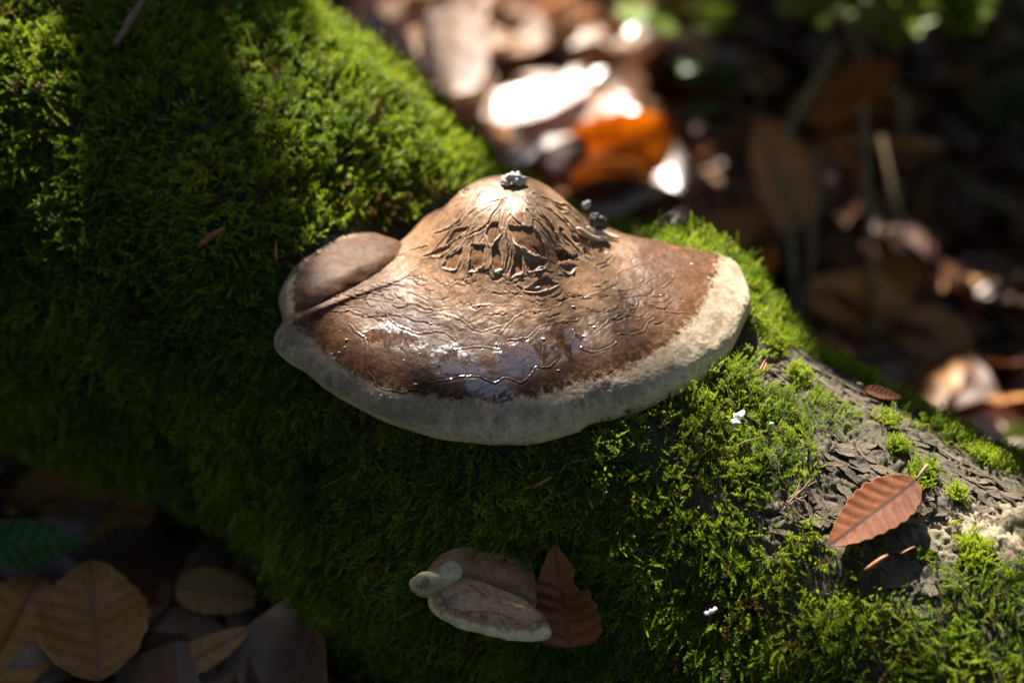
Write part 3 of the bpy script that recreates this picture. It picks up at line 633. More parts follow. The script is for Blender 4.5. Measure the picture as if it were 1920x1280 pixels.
lobe('upper_cap', [(800, 1085, 0), (815, 1052, .1), (845, 1032, .2), (880, 1024, .3), (910, 1034, .35), (945, 1027, .35), (985, 1042, .3), (1005, 1075, .2), (1008, 1110, .1), (1000, 1140, 0), (920, 1130, 0), (850, 1110, 0)],
     .5, .5, 2.2, .22, [(806, 1085), (830, 1040), (880, 1010), (1100, 1000), (1100, 1200), (830, 1150), (800, 1100)], paint_upper, 610, .15)
lobe('side_lobe', [(766, 1092, 0), (775, 1110, -.05), (795, 1119, -.1), (830, 1110, -.1), (865, 1085, 0), (866, 1062, .1), (850, 1050, .1), (815, 1064, .1), (785, 1076, .05)],
     1.0, .14, 2.4, .12, [(776, 1095), (790, 1084), (806, 1082), (806, 1100), (790, 1108)], paint_side, 620, .1)
lobe('front_lobe', [(801, 1120, .05), (808, 1145, -.05), (835, 1164, -.1), (865, 1178, -.12), (900, 1187, -.15), (940, 1198, -.18), (985, 1203, -.2), (1020, 1199, -.2), (1033, 1187, -.18), (1028, 1165, -.1), (1010, 1145, 0), (980, 1120, .1), (930, 1100, .2), (880, 1082, .25), (840, 1082, .2), (812, 1097, .12)],
     .55, .32, 2.2, .17, [(808, 1122), (815, 1140), (850, 1158), (900, 1170), (960, 1182), (1012, 1184), (1045, 1160), (1000, 1105), (930, 1070), (860, 1050), (800, 1075)], paint_front, 630, .15)
cap2 = None

# ------------------------------------------------------------------ moss
SHOOT_DATA = []
def make_shoots():
    out = []
    r = np.random.default_rng(5)
    def stem_leaves(base, dirv, L, nl, ll, V, F, Tp, curl=.25, flat=None):
        d = unit(dirv); pts = []; p = np.array(base, float); bend = unit(r.normal(size=3)) * curl
        ns = 6
        for i in range(ns + 1):
            pts.append(p.copy()); d = unit(d + bend / ns + np.array([0, 0, -.10]) / ns); p = p + d * L / ns
        pts = np.array(pts); T = unit(np.gradient(pts, axis=0)); off = len(V)
        th0 = r.uniform(0, 6.28)
        for i in range(nl):
            u = (i + .5) / nl; f = u * ns; k = min(int(f), ns - 1); c = pts[k] + (pts[k + 1] - pts[k]) * (f - k); t = T[k]
            th = th0 + i * 2.4; a = unit(np.cross(t, [.31, .52, .79])); b = np.cross(t, a); rd = math.cos(th) * a + math.sin(th) * b
            up_ = .85 if u < .9 else 1.6
            ld_ = unit(t * up_ + rd); sd = unit(np.cross(ld_, t)) if np.linalg.norm(np.cross(ld_, t)) > 1e-4 else a
            l = ll * (1.0 - .35 * abs(u - .45)) * r.uniform(.8, 1.2); wd = l * .30; q0 = len(V)
            nrm = np.cross(ld_, sd)
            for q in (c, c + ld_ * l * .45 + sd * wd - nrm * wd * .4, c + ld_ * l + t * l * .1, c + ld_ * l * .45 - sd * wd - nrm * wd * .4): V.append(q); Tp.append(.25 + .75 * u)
            F.append((q0, q0 + 1, q0 + 2)); F.append((q0, q0 + 2, q0 + 3))
        return pts
    for v_ in range(4):                                   # single plump shoots
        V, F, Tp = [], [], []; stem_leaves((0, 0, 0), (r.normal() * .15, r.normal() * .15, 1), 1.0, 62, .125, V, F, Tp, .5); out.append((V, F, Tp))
    for v_ in range(4):                                   # feathery branched shoots
        V, F, Tp = [], [], []; p = stem_leaves((0, 0, 0), (r.normal() * .15, r.normal() * .15, 1), 1.25, 46, .095, V, F, Tp, .7)
        for k in range(1, 6):
            for sg in (-1, 1):
                if r.random() < .85:
                    t = unit(p[min(k + 1, 6)] - p[k - 1]); sd = unit(np.cross(t, [.2, 1, .1])) * sg
                    stem_leaves(p[k], t * .8 + sd * 1.0 + r.normal(size=3) * .15, .52 * (1 - k * .09) * r.uniform(.7, 1.2), 18, .082, V, F, Tp, .3)
        out.append((V, F, Tp))
    for v_ in range(2):                                   # thin long strands
        V, F, Tp = [], [], []; stem_leaves((0, 0, 0), (0, 0, 1), 1.7, 54, .08, V, F, Tp, .8); out.append((V, F, Tp))
    obs = []
    for V, F, Tp in out:
        me = mesh('moss_shoot', np.array(V), np.array(F), M_MOSS, {'tip': np.array(Tp)}, smooth=False)
        obs.append(bpy.data.objects.new('moss_shoot', me)); SHOOT_DATA.append((np.array(V), np.array(F), np.array(Tp)))
    return obs
SHOOTS = make_shoots()
def moss_group():
    g = bpy.data.node_groups.new('scatter_moss', 'GeometryNodeTree')
    g.interface.new_socket('Geometry', in_out='INPUT', socket_type='NodeSocketGeometry'); g.interface.new_socket('Geometry', in_out='OUTPUT', socket_type='NodeSocketGeometry')
    gi = g.nodes.new('NodeGroupInput'); go = g.nodes.new('NodeGroupOutput'); j = g.nodes.new('GeometryNodeGeometryToInstance')
    for o in SHOOTS[::-1]:
        n = g.nodes.new('GeometryNodeObjectInfo'); n.inputs['Object'].default_value = o; g.links.new(n.outputs['Geometry'], j.inputs[0])
    ip = g.nodes.new('GeometryNodeInstanceOnPoints'); ip.inputs['Pick Instance'].default_value = True
    def attr(nm, ty):
        a = g.nodes.new('GeometryNodeInputNamedAttribute'); a.data_type = ty; a.inputs['Name'].default_value = nm; return a.outputs['Attribute']
    e = g.nodes.new('FunctionNodeEulerToRotation'); g.links.new(attr('rot', 'FLOAT_VECTOR'), e.inputs[0])
    g.links.new(gi.outputs[0], ip.inputs['Points']); g.links.new(j.outputs[0], ip.inputs['Instance']); g.links.new(attr('pick', 'INT'), ip.inputs['Instance Index'])
    g.links.new(e.outputs[0], ip.inputs['Rotation']); g.links.new(attr('size', 'FLOAT'), ip.inputs['Scale']); g.links.new(ip.outputs[0], go.inputs[0])
    return g
MG = moss_group()
def rot_to(D, roll):
    """XYZ Euler angles that take +Z to D with a roll about it"""
    D = unit(D); ref = np.where(np.abs(D[:, 2:]) < .9, np.array([0, 0, 1.]), np.array([1., 0, 0])); X = unit(np.cross(ref, D)); Y = np.cross(D, X)
    c, s_ = np.cos(roll)[:, None], np.sin(roll)[:, None]; X, Y = X * c + Y * s_, Y * c - X * s_
    return np.stack([np.arctan2(Y[:, 2], D[:, 2]), -np.arcsin(np.clip(X[:, 2], -1, 1)), np.arctan2(X[:, 1], X[:, 0])], -1)
def moss_object(name, P, D, size, pick, tint):
    me = bpy.data.meshes.new(name); me.vertices.add(len(P)); me.vertices.foreach_set('co', (P * S).astype(np.float32).ravel())
    R = rot_to(D, rng.uniform(0, 6.28, len(P)))
    for an, ty, v_, key in (('rot', 'FLOAT_VECTOR', R, 'vector'), ('size', 'FLOAT', size, 'value'), ('tint', 'FLOAT', tint, 'value'), ('pick', 'INT', pick, 'value')):
        a = me.attributes.new(an, ty, 'POINT'); a.data.foreach_set(key, np.asarray(v_, np.int32 if ty == 'INT' else np.float32).ravel())
    me.materials.append(M_MOSS)
    o = link(name, me); m = o.modifiers.new('scatter', 'NODES'); m.node_group = MG; return o
def moss_real(name, P, D, size, pick, tint):
    R = rot_to(D, rng.uniform(0, 6.28, len(P))); VV, FF, tp, ti = [], [], [], []; off = 0
    for p_, e, z, k, t_ in zip(P, R, size, pick, tint):
        m = np.array(mathutils.Euler(e).to_matrix()); sv, sf, st = SHOOT_DATA[k]; VV.append(sv @ m.T * z + p_); FF.append(sf + off); off += len(sv); tp.append(st); ti.append(np.full(len(sv), t_))
    return link(name, mesh(name, np.concatenate(VV), np.concatenate(FF), M_TUFT, {'tip': np.concatenate(tp), 'tint': np.concatenate(ti)}, smooth=False))
def moss_params(P, s, ph, Nn):
    n = len(P); g = np.array([0, 0, -1.0]); side = sst(ph, .35, 1.3)[:, None]
    tang = g - Nn * (Nn @ g)[:, None]; tang = unit(tang + 1e-6)
    big = np.stack([fbm(P, .8, 2, 801), fbm(P, .8, 2, 802), fbm(P, .8, 2, 803)], -1)
    D = unit(Nn * (.75 - .25 * side) + tang * (.15 + .85 * side) + big * .9 + rng.normal(size=(n, 3)) * .38)
    D = np.where(((D * Nn).sum(1) < .08)[:, None], unit(D + Nn * .5), D)
    tint = np.clip(.66 + .42 * fbm(P, .55, 3, 811) + .16 * rng.normal(size=n) + .14 * (1 - side[:, 0]) - .10 * side[:, 0], .07, 1)
    tint = np.where(rng.random(n) < .05 + .25 * sst(fbm(P, .7, 3, 815), .25, .5), .02, tint)
    return D, tint
def under_cap(P):
    r = np.zeros(len(P), bool)
    for b in (cap, rear):
        d = sdf(P[:, :2], b.rim[:, :2]); k = np.array([np.argmin(np.hypot(*(b.rim[:, :2] - q).T)) for q in P[:, :2]]); r |= (d < .25) & (P[:, 2] > b.rim[k, 2] - np.where(P[:, 1] > 2, .95, .3))
    for poly, dd in (([(520, 540), (560, 470), (640, 430), (740, 430), (800, 420), (760, 520), (560, 620)], 3),):
        px, _ = proj(P); r |= (sdf(px, poly) < dd) & (np.abs(log_sp(P)[1]) < .9)
    return r
def build_moss():
    n = 150000
    s = rng.uniform(-34, 21, n); ph = rng.uniform(-1.35, 2.45, n)
    P = log_P(s, ph); Nn = log_N(s, ph)
    cl = fbm(P, 1.1, 3, 821); keep = rng.random(n) < np.clip(.82 + .8 * cl, .2, 1)
    bd = bare_d(s, ph) + .45 * fbm(P, 1.6, 3, 5) + .25 * fbm(P, 4, 2, 823)
    thin = sst(bd, -.25, .35); keep &= rng.random(n) < thin
    right = sst(s, 4, 8); keep &= ~((rng.random(n) < .05 * right))
    keep &= ~under_cap(P)
    s, ph, P, Nn, cl, thin = s[keep], ph[keep], P[keep], Nn[keep], cl[keep], thin[keep]; n = len(P)
    D, tint = moss_params(P, s, ph, Nn)
    cush = np.exp(-((s - 2.9) / 2.6) ** 2 - ((ph + .62) / .35) ** 2)          # taller cushion behind the right of the cap
    P = P + Nn * (.30 * np.clip(cl, -.5, .8) + .35 * cush)[:, None] * thin[:, None]
    side = sst(ph, .35, 1.3); fine = sst(s, 3, 8)
    size = (.49 + .19 * side - .13 * fine) * rng.uniform(.65, 1.3, n) * (.55 + .45 * thin) * (1 + .45 * cush) * (1 + .25 * sst(-s, 4, 12))
    pr = rng.random(n); pick = np.where(pr < .52, rng.integers(0, 4, n), np.where(pr < .90, rng.integers(4, 8, n), rng.integers(8, 10, n)))
    o = moss_object('moss', P, D, size, pick, tint)
    tag(o, 'thick green carpet of feathery moss over the fallen log', None, None, 'stuff')
build_moss()
# separate small tufts on the bare bark
for k, (x, y, r, lab) in enumerate([(1490, 708, .28, 'small moss tuft on bare bark just below the upper bark edge'), (1655, 795, .25, 'moss tuft in the upper middle of the bare bark'), (1675, 842, .24, 'small moss tuft above the large beech leaf, on bare bark'),
                                    (1792, 822, .34, 'moss tuft near the top edge of the bark at far right'), (1853, 868, .42, 'broad moss tuft on bark near the right frame edge'), (1905, 860, .4, 'moss tuft on the bark skyline at the right frame edge'), (1716, 903, .3, 'moss tuft touching the stalk of the large beech leaf'),
                                    (1738, 890, .18, 'tiny moss tuft right of the beech leaf stalk'), (1794, 932, .2, 'tiny moss tuft alone on pale bark at right'), (1822, 1025, .4, 'moss tuft below the pale bark patch')]):
    c = at_log(x, y, 0); nn = log_normal(c); m = int(90 * (r / .3) ** 2) + 20
    a = unit(np.cross(nn, AX)); u = rng.normal(size=(m, 2)) * r * .55
    P = c + u[:, :1] * AX + u[:, 1:] * a; s, ph, _ = log_sp(P); P = log_P(s, ph, .02); Nn = log_N(s, ph); D, tint = moss_params(P, s, ph, Nn)
    o = moss_real('moss_tuft', P, unit(D + Nn * .4), rng.uniform(.28, .5, m), rng.integers(0, 6, m), np.clip(tint + .25, 0, 1)); tag(o, lab, 'moss', 'small moss tufts on the bare bark')

# ------------------------------------------------------------------ bark flakes on the bare patch
def flake_mesh(k):
    r = np.random.default_rng(900 + k); n = 9; th = np.linspace(0, 2 * math.pi, n, endpoint=False); rr = 1 + r.uniform(-.3, .3, n)
    top = np.stack([np.cos(th) * rr, np.sin(th) * rr * .62, .06 + .16 * np.clip(-np.sin(th), -.5, 1)], -1); bot = top.copy(); bot[:, :2] *= 1.05; bot[:, 2] = -.14
    V = np.concatenate([[[0, 0, .1]], top, bot]); F = [(0, 1 + i, 1 + (i + 1) % n) for i in range(n)] + [(1 + i, 1 + n + i, 1 + n + (i + 1) % n, 1 + (i + 1) % n) for i in range(n)]
    me = mesh('bark_flake', V, F, M_BARK, {'mossy': np.zeros(len(V)), 'pale': np.full(len(V), .12 * (k % 3))}, smooth=False); return me
FLK = [flake_mesh(k) for k in range(8)]
cnt = 0
while cnt < 290:
    s = rng.uniform(4.5, 16); ph = rng.uniform(-1.0, .75); d = bare_d(np.array([s]), np.array([ph]))[0]
    if d > -.1: continue
    Q1 = spq(np.array([s]), np.array([ph]))
    if sdf(Q1, PALE)[0] < -.1: continue
    P = log_P(np.array(s), np.array(ph), .04 + .1 * float(fbm(log_P(np.array([s]), np.array([ph])), .55, 4, 31)[0])); nn = log_N(np.array(s), np.array(ph))
    x = unit(AX - nn * (AX @ nn) + .5 * rng.normal() * np.cross(nn, AX)); y = np.cross(nn, x); sc = rng.uniform(.10, .30)
    nn2 = unit(nn + .09 * rng.normal(size=3)); x = unit(x - nn2 * (x @ nn2)); y = np.cross(nn2, x)
    o = link('bark_flake', FLK[rng.integers(8)], LOG)
    M = mathutils.Matrix(np.column_stack([x, y, nn2]).tolist()).to_4x4() @ mathutils.Matrix.Diagonal((sc * 1.25, sc * .95, sc * .5, 1))
    o.matrix_basis = mathutils.Matrix.Translation(Vector(P * S)) @ M; cnt += 1

# ------------------------------------------------------------------ leaves
def leaf_mesh(name, L=6., W=3.6, nu=28, nv=17, curl=.15, fold=.12, pleat=.022, wave=.16, seed=0, mat=None, tipk=1.0, cup=0., hole=None, roundw=False, nveins=8):
    """a beech-like blade: midrib along +X, pleated along its side veins; returns a mesh with thickness"""
    u = np.linspace(0, 1, nu); v_ = np.linspace(-1, 1, nv); U, V = np.meshgrid(u, v_, indexing='ij')
    prof = (np.sin(math.pi * np.clip(U, 0, 1) ** (.85 * tipk)) ** (.72 if not roundw else .5)) * (1 - .15 * U)
    hw = W / 2 * prof; X = U * L; Y = V * hw
    saw = 1 + .035 * np.sin(U * math.pi * 2 * nveins) * np.abs(V); Y = Y * saw
    ph = (U * nveins - np.abs(V) * 1.1 * prof) * 2 * math.pi
    Z = fold * np.abs(Y) + pleat * np.cos(ph) * sst(np.abs(V), .03, .3) * prof
    Pn = np.stack([X.ravel() * .5, Y.ravel() * .5, np.full(X.size, seed * 3.1)], -1)
    Z = Z + wave * L * .12 * fbm(Pn, 1.0, 2, 700 + seed).reshape(X.shape) + cup * (Y / W) ** 2 * 4
    a = curl * (U - .35) * 2.2; Z = Z + L * .25 * a * (U - .35) * np.sign(curl) * np.sign(curl)
    Z = Z + .25 * W * curl * (np.abs(V) ** 3) * prof * (.5 + fbm(Pn, .7, 1, 720 + seed).reshape(X.shape))
    vein = np.clip(np.exp(-(Y / (.035 * L * .3 + .02)) ** 2) + .55 * sst(-np.cos(ph + .3), .90, 1.0) * (np.abs(V) < .96), 0, 1)
    top = np.stack([X, Y, Z], -1).reshape(-1, 3); F = grid_faces(nu, nv)
    if hole is not None:
        cx, cy, hr = hole; fc = top[F].mean(1); dd = np.hypot((fc[:, 0] - cx) / hr[0], (fc[:, 1] - cy) / hr[1]); F = F[dd > 1]
    m = mesh(name, top, F, mat, {'vein': vein.ravel()}); return m
def frame(P, xdir, ndir):
    x = unit(np.asarray(xdir, float)); n = np.asarray(ndir, float); n = unit(n - x * (n @ x)); y = np.cross(n, x)
    return mathutils.Matrix.Translation(Vector(np.asarray(P) * S)) @ mathutils.Matrix(np.column_stack([x, y, n]).tolist()).to_4x4()
def solid(o, th=.02):
    m = o.modifiers.new('thickness', 'SOLIDIFY'); m.thickness = th * S; m.offset = 0; return o
def hero_leaf(name, base, tip, ndir, label, mat, Wr=.5, stalk=0., stalk_dir=None, **kw):
    base, tip = np.asarray(base), np.asarray(tip); L = np.linalg.norm(tip - base)
    M = frame(base, tip - base, ndir)
    root = empty(name, base, label, 'leaf'); bpy.context.view_layer.update()
    b = link('blade', leaf_mesh('blade', L, L * Wr, mat=mat, **kw)); b.matrix_basis = M; solid(b); b.parent = root; b.matrix_parent_inverse = root.matrix_basis.inverted()
    mr = [base + (tip - base) * t for t in np.linspace(0, .97, 10)]
    if stalk:
        sd = unit(np.asarray(stalk_dir, float)); n = unit(np.asarray(ndir, float)); pts = [base + sd * stalk * t + n * .12 * math.sin(t * 2.2) for t in np.linspace(0, 1, 8)]
        V, F = tube(pts, np.linspace(.035, .06, 8), 6); link('stalk', mesh('stalk', V, F, M_TWIG), root)
    return root
# the big beech leaf on the bark
b_ = at_log(1717, 905, .5); t_ = at_log(1553, 1033, .42); nl = unit(log_normal((b_ + t_) / 2) + np.array([.0, .25, .3]))
hero_leaf('beech_leaf', b_ + nl * .12, t_ + nl * .1, nl, 'copper brown pleated beech leaf lying flat on the bare bark at right', M_BEECH, .52, .55, unit(at_log(1740, 880, .5) - b_) + nl * .1, nu=70, nv=41, curl=.16, fold=.10, pleat=.018, wave=.3, seed=3, tipk=.9, nveins=9)
# brown leaf beside the small fungus: tip up, hole on its right side
b_ = at_log(1070, 1212, .9); t_ = at_log(1040, 1020, .9)
hero_leaf('beech_leaf', b_, t_, unit(-VD + np.array([-.35, 0, .1])), 'dark reddish brown leaf with a hole, standing beside the small fungus', M_RUST, .72, 0, nu=60, nv=37, curl=-.10, fold=.12, pleat=.04, wave=.3, seed=8, tipk=.62, hole=(1.95, -.62, (.3, .2)))
# small leaf on the bark skyline
b_ = at_log(1620, 728, .15); t_ = at_log(1690, 748, .35)
hero_leaf('beech_leaf', b_, t_, unit(log_normal(b_) + np.array([0, -.5, .2])), 'small orange brown leaf on the skyline of the bark, right of the cap', M_BEECH, .5, .25, b_ - t_, nu=30, nv=17, curl=.2, fold=.2, seed=11)
# leaves in the litter, lower left
def ground_leaf(bpx, tpx, off, nd, label, mat, Wr, **kw):
    b = at_ground(*bpx, off[0]); t = at_ground(*tpx, off[1])
    return hero_leaf('fallen_leaf', b, t, nd, label, mat, Wr, **kw)
ground_leaf((185, 1275), (172, 1060), (1.6, 2.0), (.1, -.5, 1), 'broad tan veined leaf in the lower left litter below the green leaf', M_TAN, .80, nu=40, nv=25, seed=21, curl=.2, wave=.5, fold=.2)
ground_leaf((20, 930), (290, 960), (1.0, 1.3), (.0, -.5, 1), 'large dull brown leaf behind the dark green leaf at lower left', M_TAN, .62, nu=40, nv=25, seed=22, curl=-.2, roundw=True)
ground_leaf((-60, 1020), (155, 1020), (2.6, 2.2), (.1, -.4, 1), 'dark green glossy leaf at the lower left frame edge', M_GREEN, .55, nu=40, nv=25, seed=23, curl=.1)
ground_leaf((-40, 1290), (70, 1090), (1.0, 1.2), (.3, -.5, 1), 'brown leaf in the lower left corner of the litter', M_TAN, .8, nu=40, nv=25, seed=24, curl=.2, roundw=True)
ground_leaf((330, 1100), (490, 1120), (.6, .9), (-.1, -.5, 1), 'grey tan leaf close under the log at lower left', M_TAN, .6, nu=40, nv=25, seed=25, curl=-.2, roundw=True)
ground_leaf((300, 1270), (470, 1180), (1.0, 1.2), (.0, -.7, 1), 'curled tan leaf strip below the grey tan leaf', M_TAN, .35, nu=40, nv=25, seed=26, curl=.3)
ground_leaf((170, 1060), (300, 1000), (.5, .7), (-.2, -.5, 1), 'reddish dark leaf between the green leaf and the log', M_DARKLEAF, .7, nu=40, nv=25, seed=27, curl=.2)
# leaves behind the log
def gpt(px, py, dep):                              # a point dep cm from the camera along a sight line
    return CAM + ray(px, py) * dep
def stand_leaf(bpx, tpx, gpx, db, dt, nd, label, mat, Wr, **kw):
    d = np.linalg.norm(at_ground(*gpx) - CAM); return hero_leaf('fallen_leaf', gpt(*bpx, d + db), gpt(*tpx, d + dt), nd, label, mat, Wr, **kw)
stand_leaf((1195, 205), (915, 345), (1000, 330), 2.0, -1.0, (-.2, -.22, 1), 'large pale sunlit leaf lying just behind the hump of the cap', M_PALE, .52, nu=40, nv=25, seed=31, curl=.16, pleat=.012, wave=.2)
stand_leaf((880, 225), (1110, 165), (930, 260), 0, 1.0, (.1, -.15, 1), 'pale sunlit leaf on the litter just above the mossy skyline', M_PALE, .5, nu=30, nv=17, seed=38, curl=.2)
stand_leaf((945, 320), (1075, 262), (980, 330), -2.2, -1.0, (-.1, -.2, 1), 'small pale sunlit leaf lowest behind the hump, under the large pale one', M_PALE, .55, nu=30, nv=17, seed=39, curl=.25)
stand_leaf((1035, 362), (1262, 228), (1100, 350), -2.2, .2, (.20, -.93, .42), 'glowing orange leaf standing on edge behind the hump', M_ORANGE, .66, nu=40, nv=25, seed=32, curl=.3, pleat=.05, wave=.5)
stand_leaf((1062, 348), (1228, 322), (1100, 350), -3.2, -2.6, (0, -.75, .65), 'orange leaf fragment below the glowing orange leaf', M_ORANGE, .48, nu=40, nv=25, seed=36, curl=.2)
stand_leaf((1035, 405), (1290, 372), (1100, 400), -2.8, -2.2, (.05, -.97, .22), 'shaded reddish brown leaf under the orange leaf fragment', M_RUST, .55, nu=30, nv=17, seed=37, curl=.2, pleat=.02)
ground_leaf((1960, 800), (1800, 800), (1.6, 2.0), (.0, -.15, 1), 'pale curled leaf behind the bark at the right frame edge', M_PALE, .6, nu=40, nv=25, seed=33, curl=-.35, roundw=True)
ground_leaf((1870, 850), (1960, 800), (1.6, 2.0), (.2, -.5, 1), 'green leaf below the pale curled leaf at right', M_LIME, .6, nu=30, nv=17, seed=34, curl=.1)
ground_leaf((1600, 530), (1740, 510), (1.2, 2.6), (.0, -.8, .6), 'dim brown leaf standing at the foot of the dry stems', M_TAN, .7, nu=30, nv=17, seed=35, curl=.3)

# --- the rest of the litter: about 290 single leaves that show, then one mass
AVOID = [(880, 130), (1290, 130), (1290, 375), (900, 375)]
LM = {k: [leaf_mesh('fallen_leaf', 1., w_, 14, 11, c_, f_, .025, .75, 40 + i, m_, roundw=(i % 2 == 0)) for i, (w_, c_, f_) in enumerate([(.6, .25, .1), (.68, -.25, .15), (.55, .4, .2), (.72, .1, -.1), (.5, -.4, .1)])] for k, m_ in (('pale', M_PALE), ('tan', M_TAN), ('dark', M_DARKLEAF))}
def litter_spot(x0, x1, y0, y1):
    while True:
        x = rng.uniform(x0, x1); y = rng.uniform(y0, y1); P = np.array([x, y, float(ground_z(np.array([x]), np.array([y]))[0])])
        s, ph, r = log_sp(P)
        if r > log_R(np.array(s), np.array(ph)) + .6: return P
def put_leaf(kind, P, L, lift, tilt):
    o = bpy.data.objects.new('fallen_leaf', LM[kind][rng.integers(5)]); COL.objects.link(o)
    n = unit(np.array([0, 0, 1]) + tilt * rng.normal(size=3)); th = rng.uniform(0, 6.28); x = np.array([math.cos(th), math.sin(th), 0])
    M = frame(P + np.array([0, 0, lift]), x - n * (x @ n), n); o.matrix_basis = M @ mathutils.Matrix.Diagonal((L, L, L, 1)); return o
k = 0
while k < 270:
    P = litter_spot(-18, 46, 9, 95); (px, d) = proj(P)
    if not (500 < px[0] < 1960 and -60 < px[1] < 900): continue
    if inside(px[None], AVOID)[0]: continue
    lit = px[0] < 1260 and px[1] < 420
    kind = 'pale' if rng.random() < (.88 if lit else .0) else ('tan' if rng.random() < (.75 if lit else .35) else 'dark')  # leaf colour follows the light: pale in the sun patch, darker in shade
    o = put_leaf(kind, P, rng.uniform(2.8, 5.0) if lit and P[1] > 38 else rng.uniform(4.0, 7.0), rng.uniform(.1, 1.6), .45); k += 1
    zone = ('at the top edge' if px[1] < 110 and px[0] < 880 else 'left of the yellow green seedling at the top' if px[1] < 110 and px[0] < 1180 else 'under the fern at the top' if px[1] < 110 else
            'along the mossy skyline left of hump' if px[0] < 900 else 'around the large pale leaf behind the hump' if px[0] < 1090 else 'around the glowing orange leaf behind the hump' if px[0] < 1290 else
            'among the dry stems right of the cap' if px[0] < 1700 and px[1] < 480 else 'at the right edge above the bark skyline' if px[0] >= 1700 else 'at the feet of the dry stems')
    lab = 'blurred %s fallen leaf in litter %s' % ({'pale': 'pale', 'tan': 'tan', 'dark': 'dark brown'}[kind], zone)
    tag(o, lab, 'leaf', kind + ' leaves of the litter behind the log')
k = 0
while k < 26:
    P = litter_spot(-24, -2, -12, 12); px, d = proj(P); s, ph, r = log_sp(P)
    if not (-60 < px[0] < 640 and 840 < px[1] < 1330): continue
    kind = 'tan' if rng.random() < .55 else 'dark'; o = put_leaf(kind, P, rng.uniform(3.2, 5.0), rng.uniform(-.1, .3), .16); k += 1
    tag(o, 'blurred %s fallen leaf in the dark litter at lower left' % ('tan' if kind == 'tan' else 'dark brown'), 'leaf', kind + ' leaves of the litter in front of the log')
def litter_mass():
    V, F, ve = [], [], []; nb = 0; r = np.random.default_rng(77)
    for i in range(5200):
        x, y = (r.uniform(-90, 140), r.uniform(-60, 190)) if i > 2200 else (r.uniform(-26, 50), r.uniform(-14, 90))
        z = float(-14.2 - (5 * np.tanh(.33 * x / 5) if x > 0 else 1.9 * np.tanh(.33 * x / 1.9)) + np.clip(y - 14, 0, 60) * .05)
        P = np.array([x, y, z]); s, ph, rr = log_sp(P)
        if rr < 8.8: continue
        qq = proj(P)[0]
        if inside(qq[None], AVOID)[0] and r.random() < .6: continue
        V.append((x, y)); 
    XY = np.array(V); Z = ground_z(XY[:, 0], XY[:, 1]); u = np.linspace(0, 1, 6); v_ = np.array([-1, -.5, 0, .5, 1.])
    Ux, Vv = np.meshgrid(u, v_, indexing='ij'); prof = np.sin(math.pi * np.clip(Ux, .002, .998) ** .9) ** .65; base = np.stack([Ux - .5, Vv * .32 * prof, .1 * np.abs(Vv) + .12 * (Ux - .4) ** 2], -1).reshape(-1, 3)
    gf = grid_faces(6, 5); VV, FF = [], []
    for i, (x, y) in enumerate(XY):
        L = r.uniform(3.5, 7); th = r.uniform(0, 6.28); n = unit(np.array([0, 0, 1]) + .28 * r.normal(size=3)); a = np.array([math.cos(th), math.sin(th), 0]); a = unit(a - n * (a @ n)); b = np.cross(n, a)
        cc = r.uniform(-1, 1.5); bb = base * np.array([1, 1, cc]); VV.append((bb[:, :1] * a + bb[:, 1:2] * b + bb[:, 2:] * n) * L + np.array([x, y, Z[i] + r.uniform(-.1, .5)])); FF.append(gf + 30 * i)
    qx = proj(np.stack([XY[:, 0], XY[:, 1], Z], -1))[0]; pk = r.random(len(XY)) * np.where((qx[:, 0] > 1270) | (qx[:, 1] > 500), .45, 1.0); pk = np.where((qx[:, 0] < 1240) & (qx[:, 1] < 340) & (qx[:, 0] > 560), .45 + .55 * pk, pk); pk = np.where(inside(qx, AVOID) & (qx[:, 0] > 1040), pk * .3, pk)  # sun and shade painted in: paler in the lit patch, darker outside it
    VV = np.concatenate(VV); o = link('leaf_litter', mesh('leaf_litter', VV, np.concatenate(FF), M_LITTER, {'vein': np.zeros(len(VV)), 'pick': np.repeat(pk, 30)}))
    tag(o, 'brown leaf litter carpeting the forest floor', None, None, 'stuff')
def mat_litter():
    m, t, p = new_mat('leaf_litter'); a = N(t, 'ShaderNodeAttribute', attribute_name='pick')
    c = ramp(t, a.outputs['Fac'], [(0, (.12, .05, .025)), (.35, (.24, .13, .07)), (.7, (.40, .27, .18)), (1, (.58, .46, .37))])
    c = mixc(t, 1.0, c, ramp(t, noise(t, 120, 5, .6), [(.3, (.7, .7, .7)), (.7, (1.2, 1.2, 1.2))]), 'MULTIPLY')
    t.links.new(c, p.inputs['Base Color']); p.inputs['Roughness'].default_value = .33; p.inputs['Specular IOR Level'].default_value = .7; translucent(t, p, mixc(t, 1.0, c, (1.4, .95, .6), 'MULTIPLY'), .25); return m
M_LITTER = mat_litter(); litter_mass()

# ------------------------------------------------------------------ small debris on the log and cap
def debris_tube(name, pxs, rad, mat, label, cat, off=.75, surf=None, n=6):
    pl = smooth_poly(pxs, 4, False) if len(pxs) > 2 else np.array([np.array(pxs[0]) + (np.array(pxs[1]) - np.array(pxs[0])) * t for t in np.linspace(0, 1, 6)])
    pts = np.array([at_log(x, y, off) for x, y in pl]); pts[1:-1] = (pts[:-2] + pts[1:-1] + pts[2:]) / 3
    e = np.sin(np.linspace(.25, math.pi - .25, len(pts))) ** .5
    V, F = tube(pts, rad * e, n, rad * .4, 3); return tag(link(name, mesh(name, V, F, mat)), label, cat)
debris_tube('twig', [(272, -14), (250, 30), (215, 84)], .13, M_TWIG, 'blurred brown twig sticking out of the moss at upper left', 'twig', 1.1)
debris_tube('bud_scale', [(370, 462), (420, 428)], .10, M_NEEDLE, 'reddish brown bud scale on shaded moss left of the cap', 'debris', .85)
debris_tube('bud_scale', [(517, 455), (518, 490)], .055, M_NEEDLE, 'upright orange brown bud scale just left of the rear lobe', 'debris', 1.0)
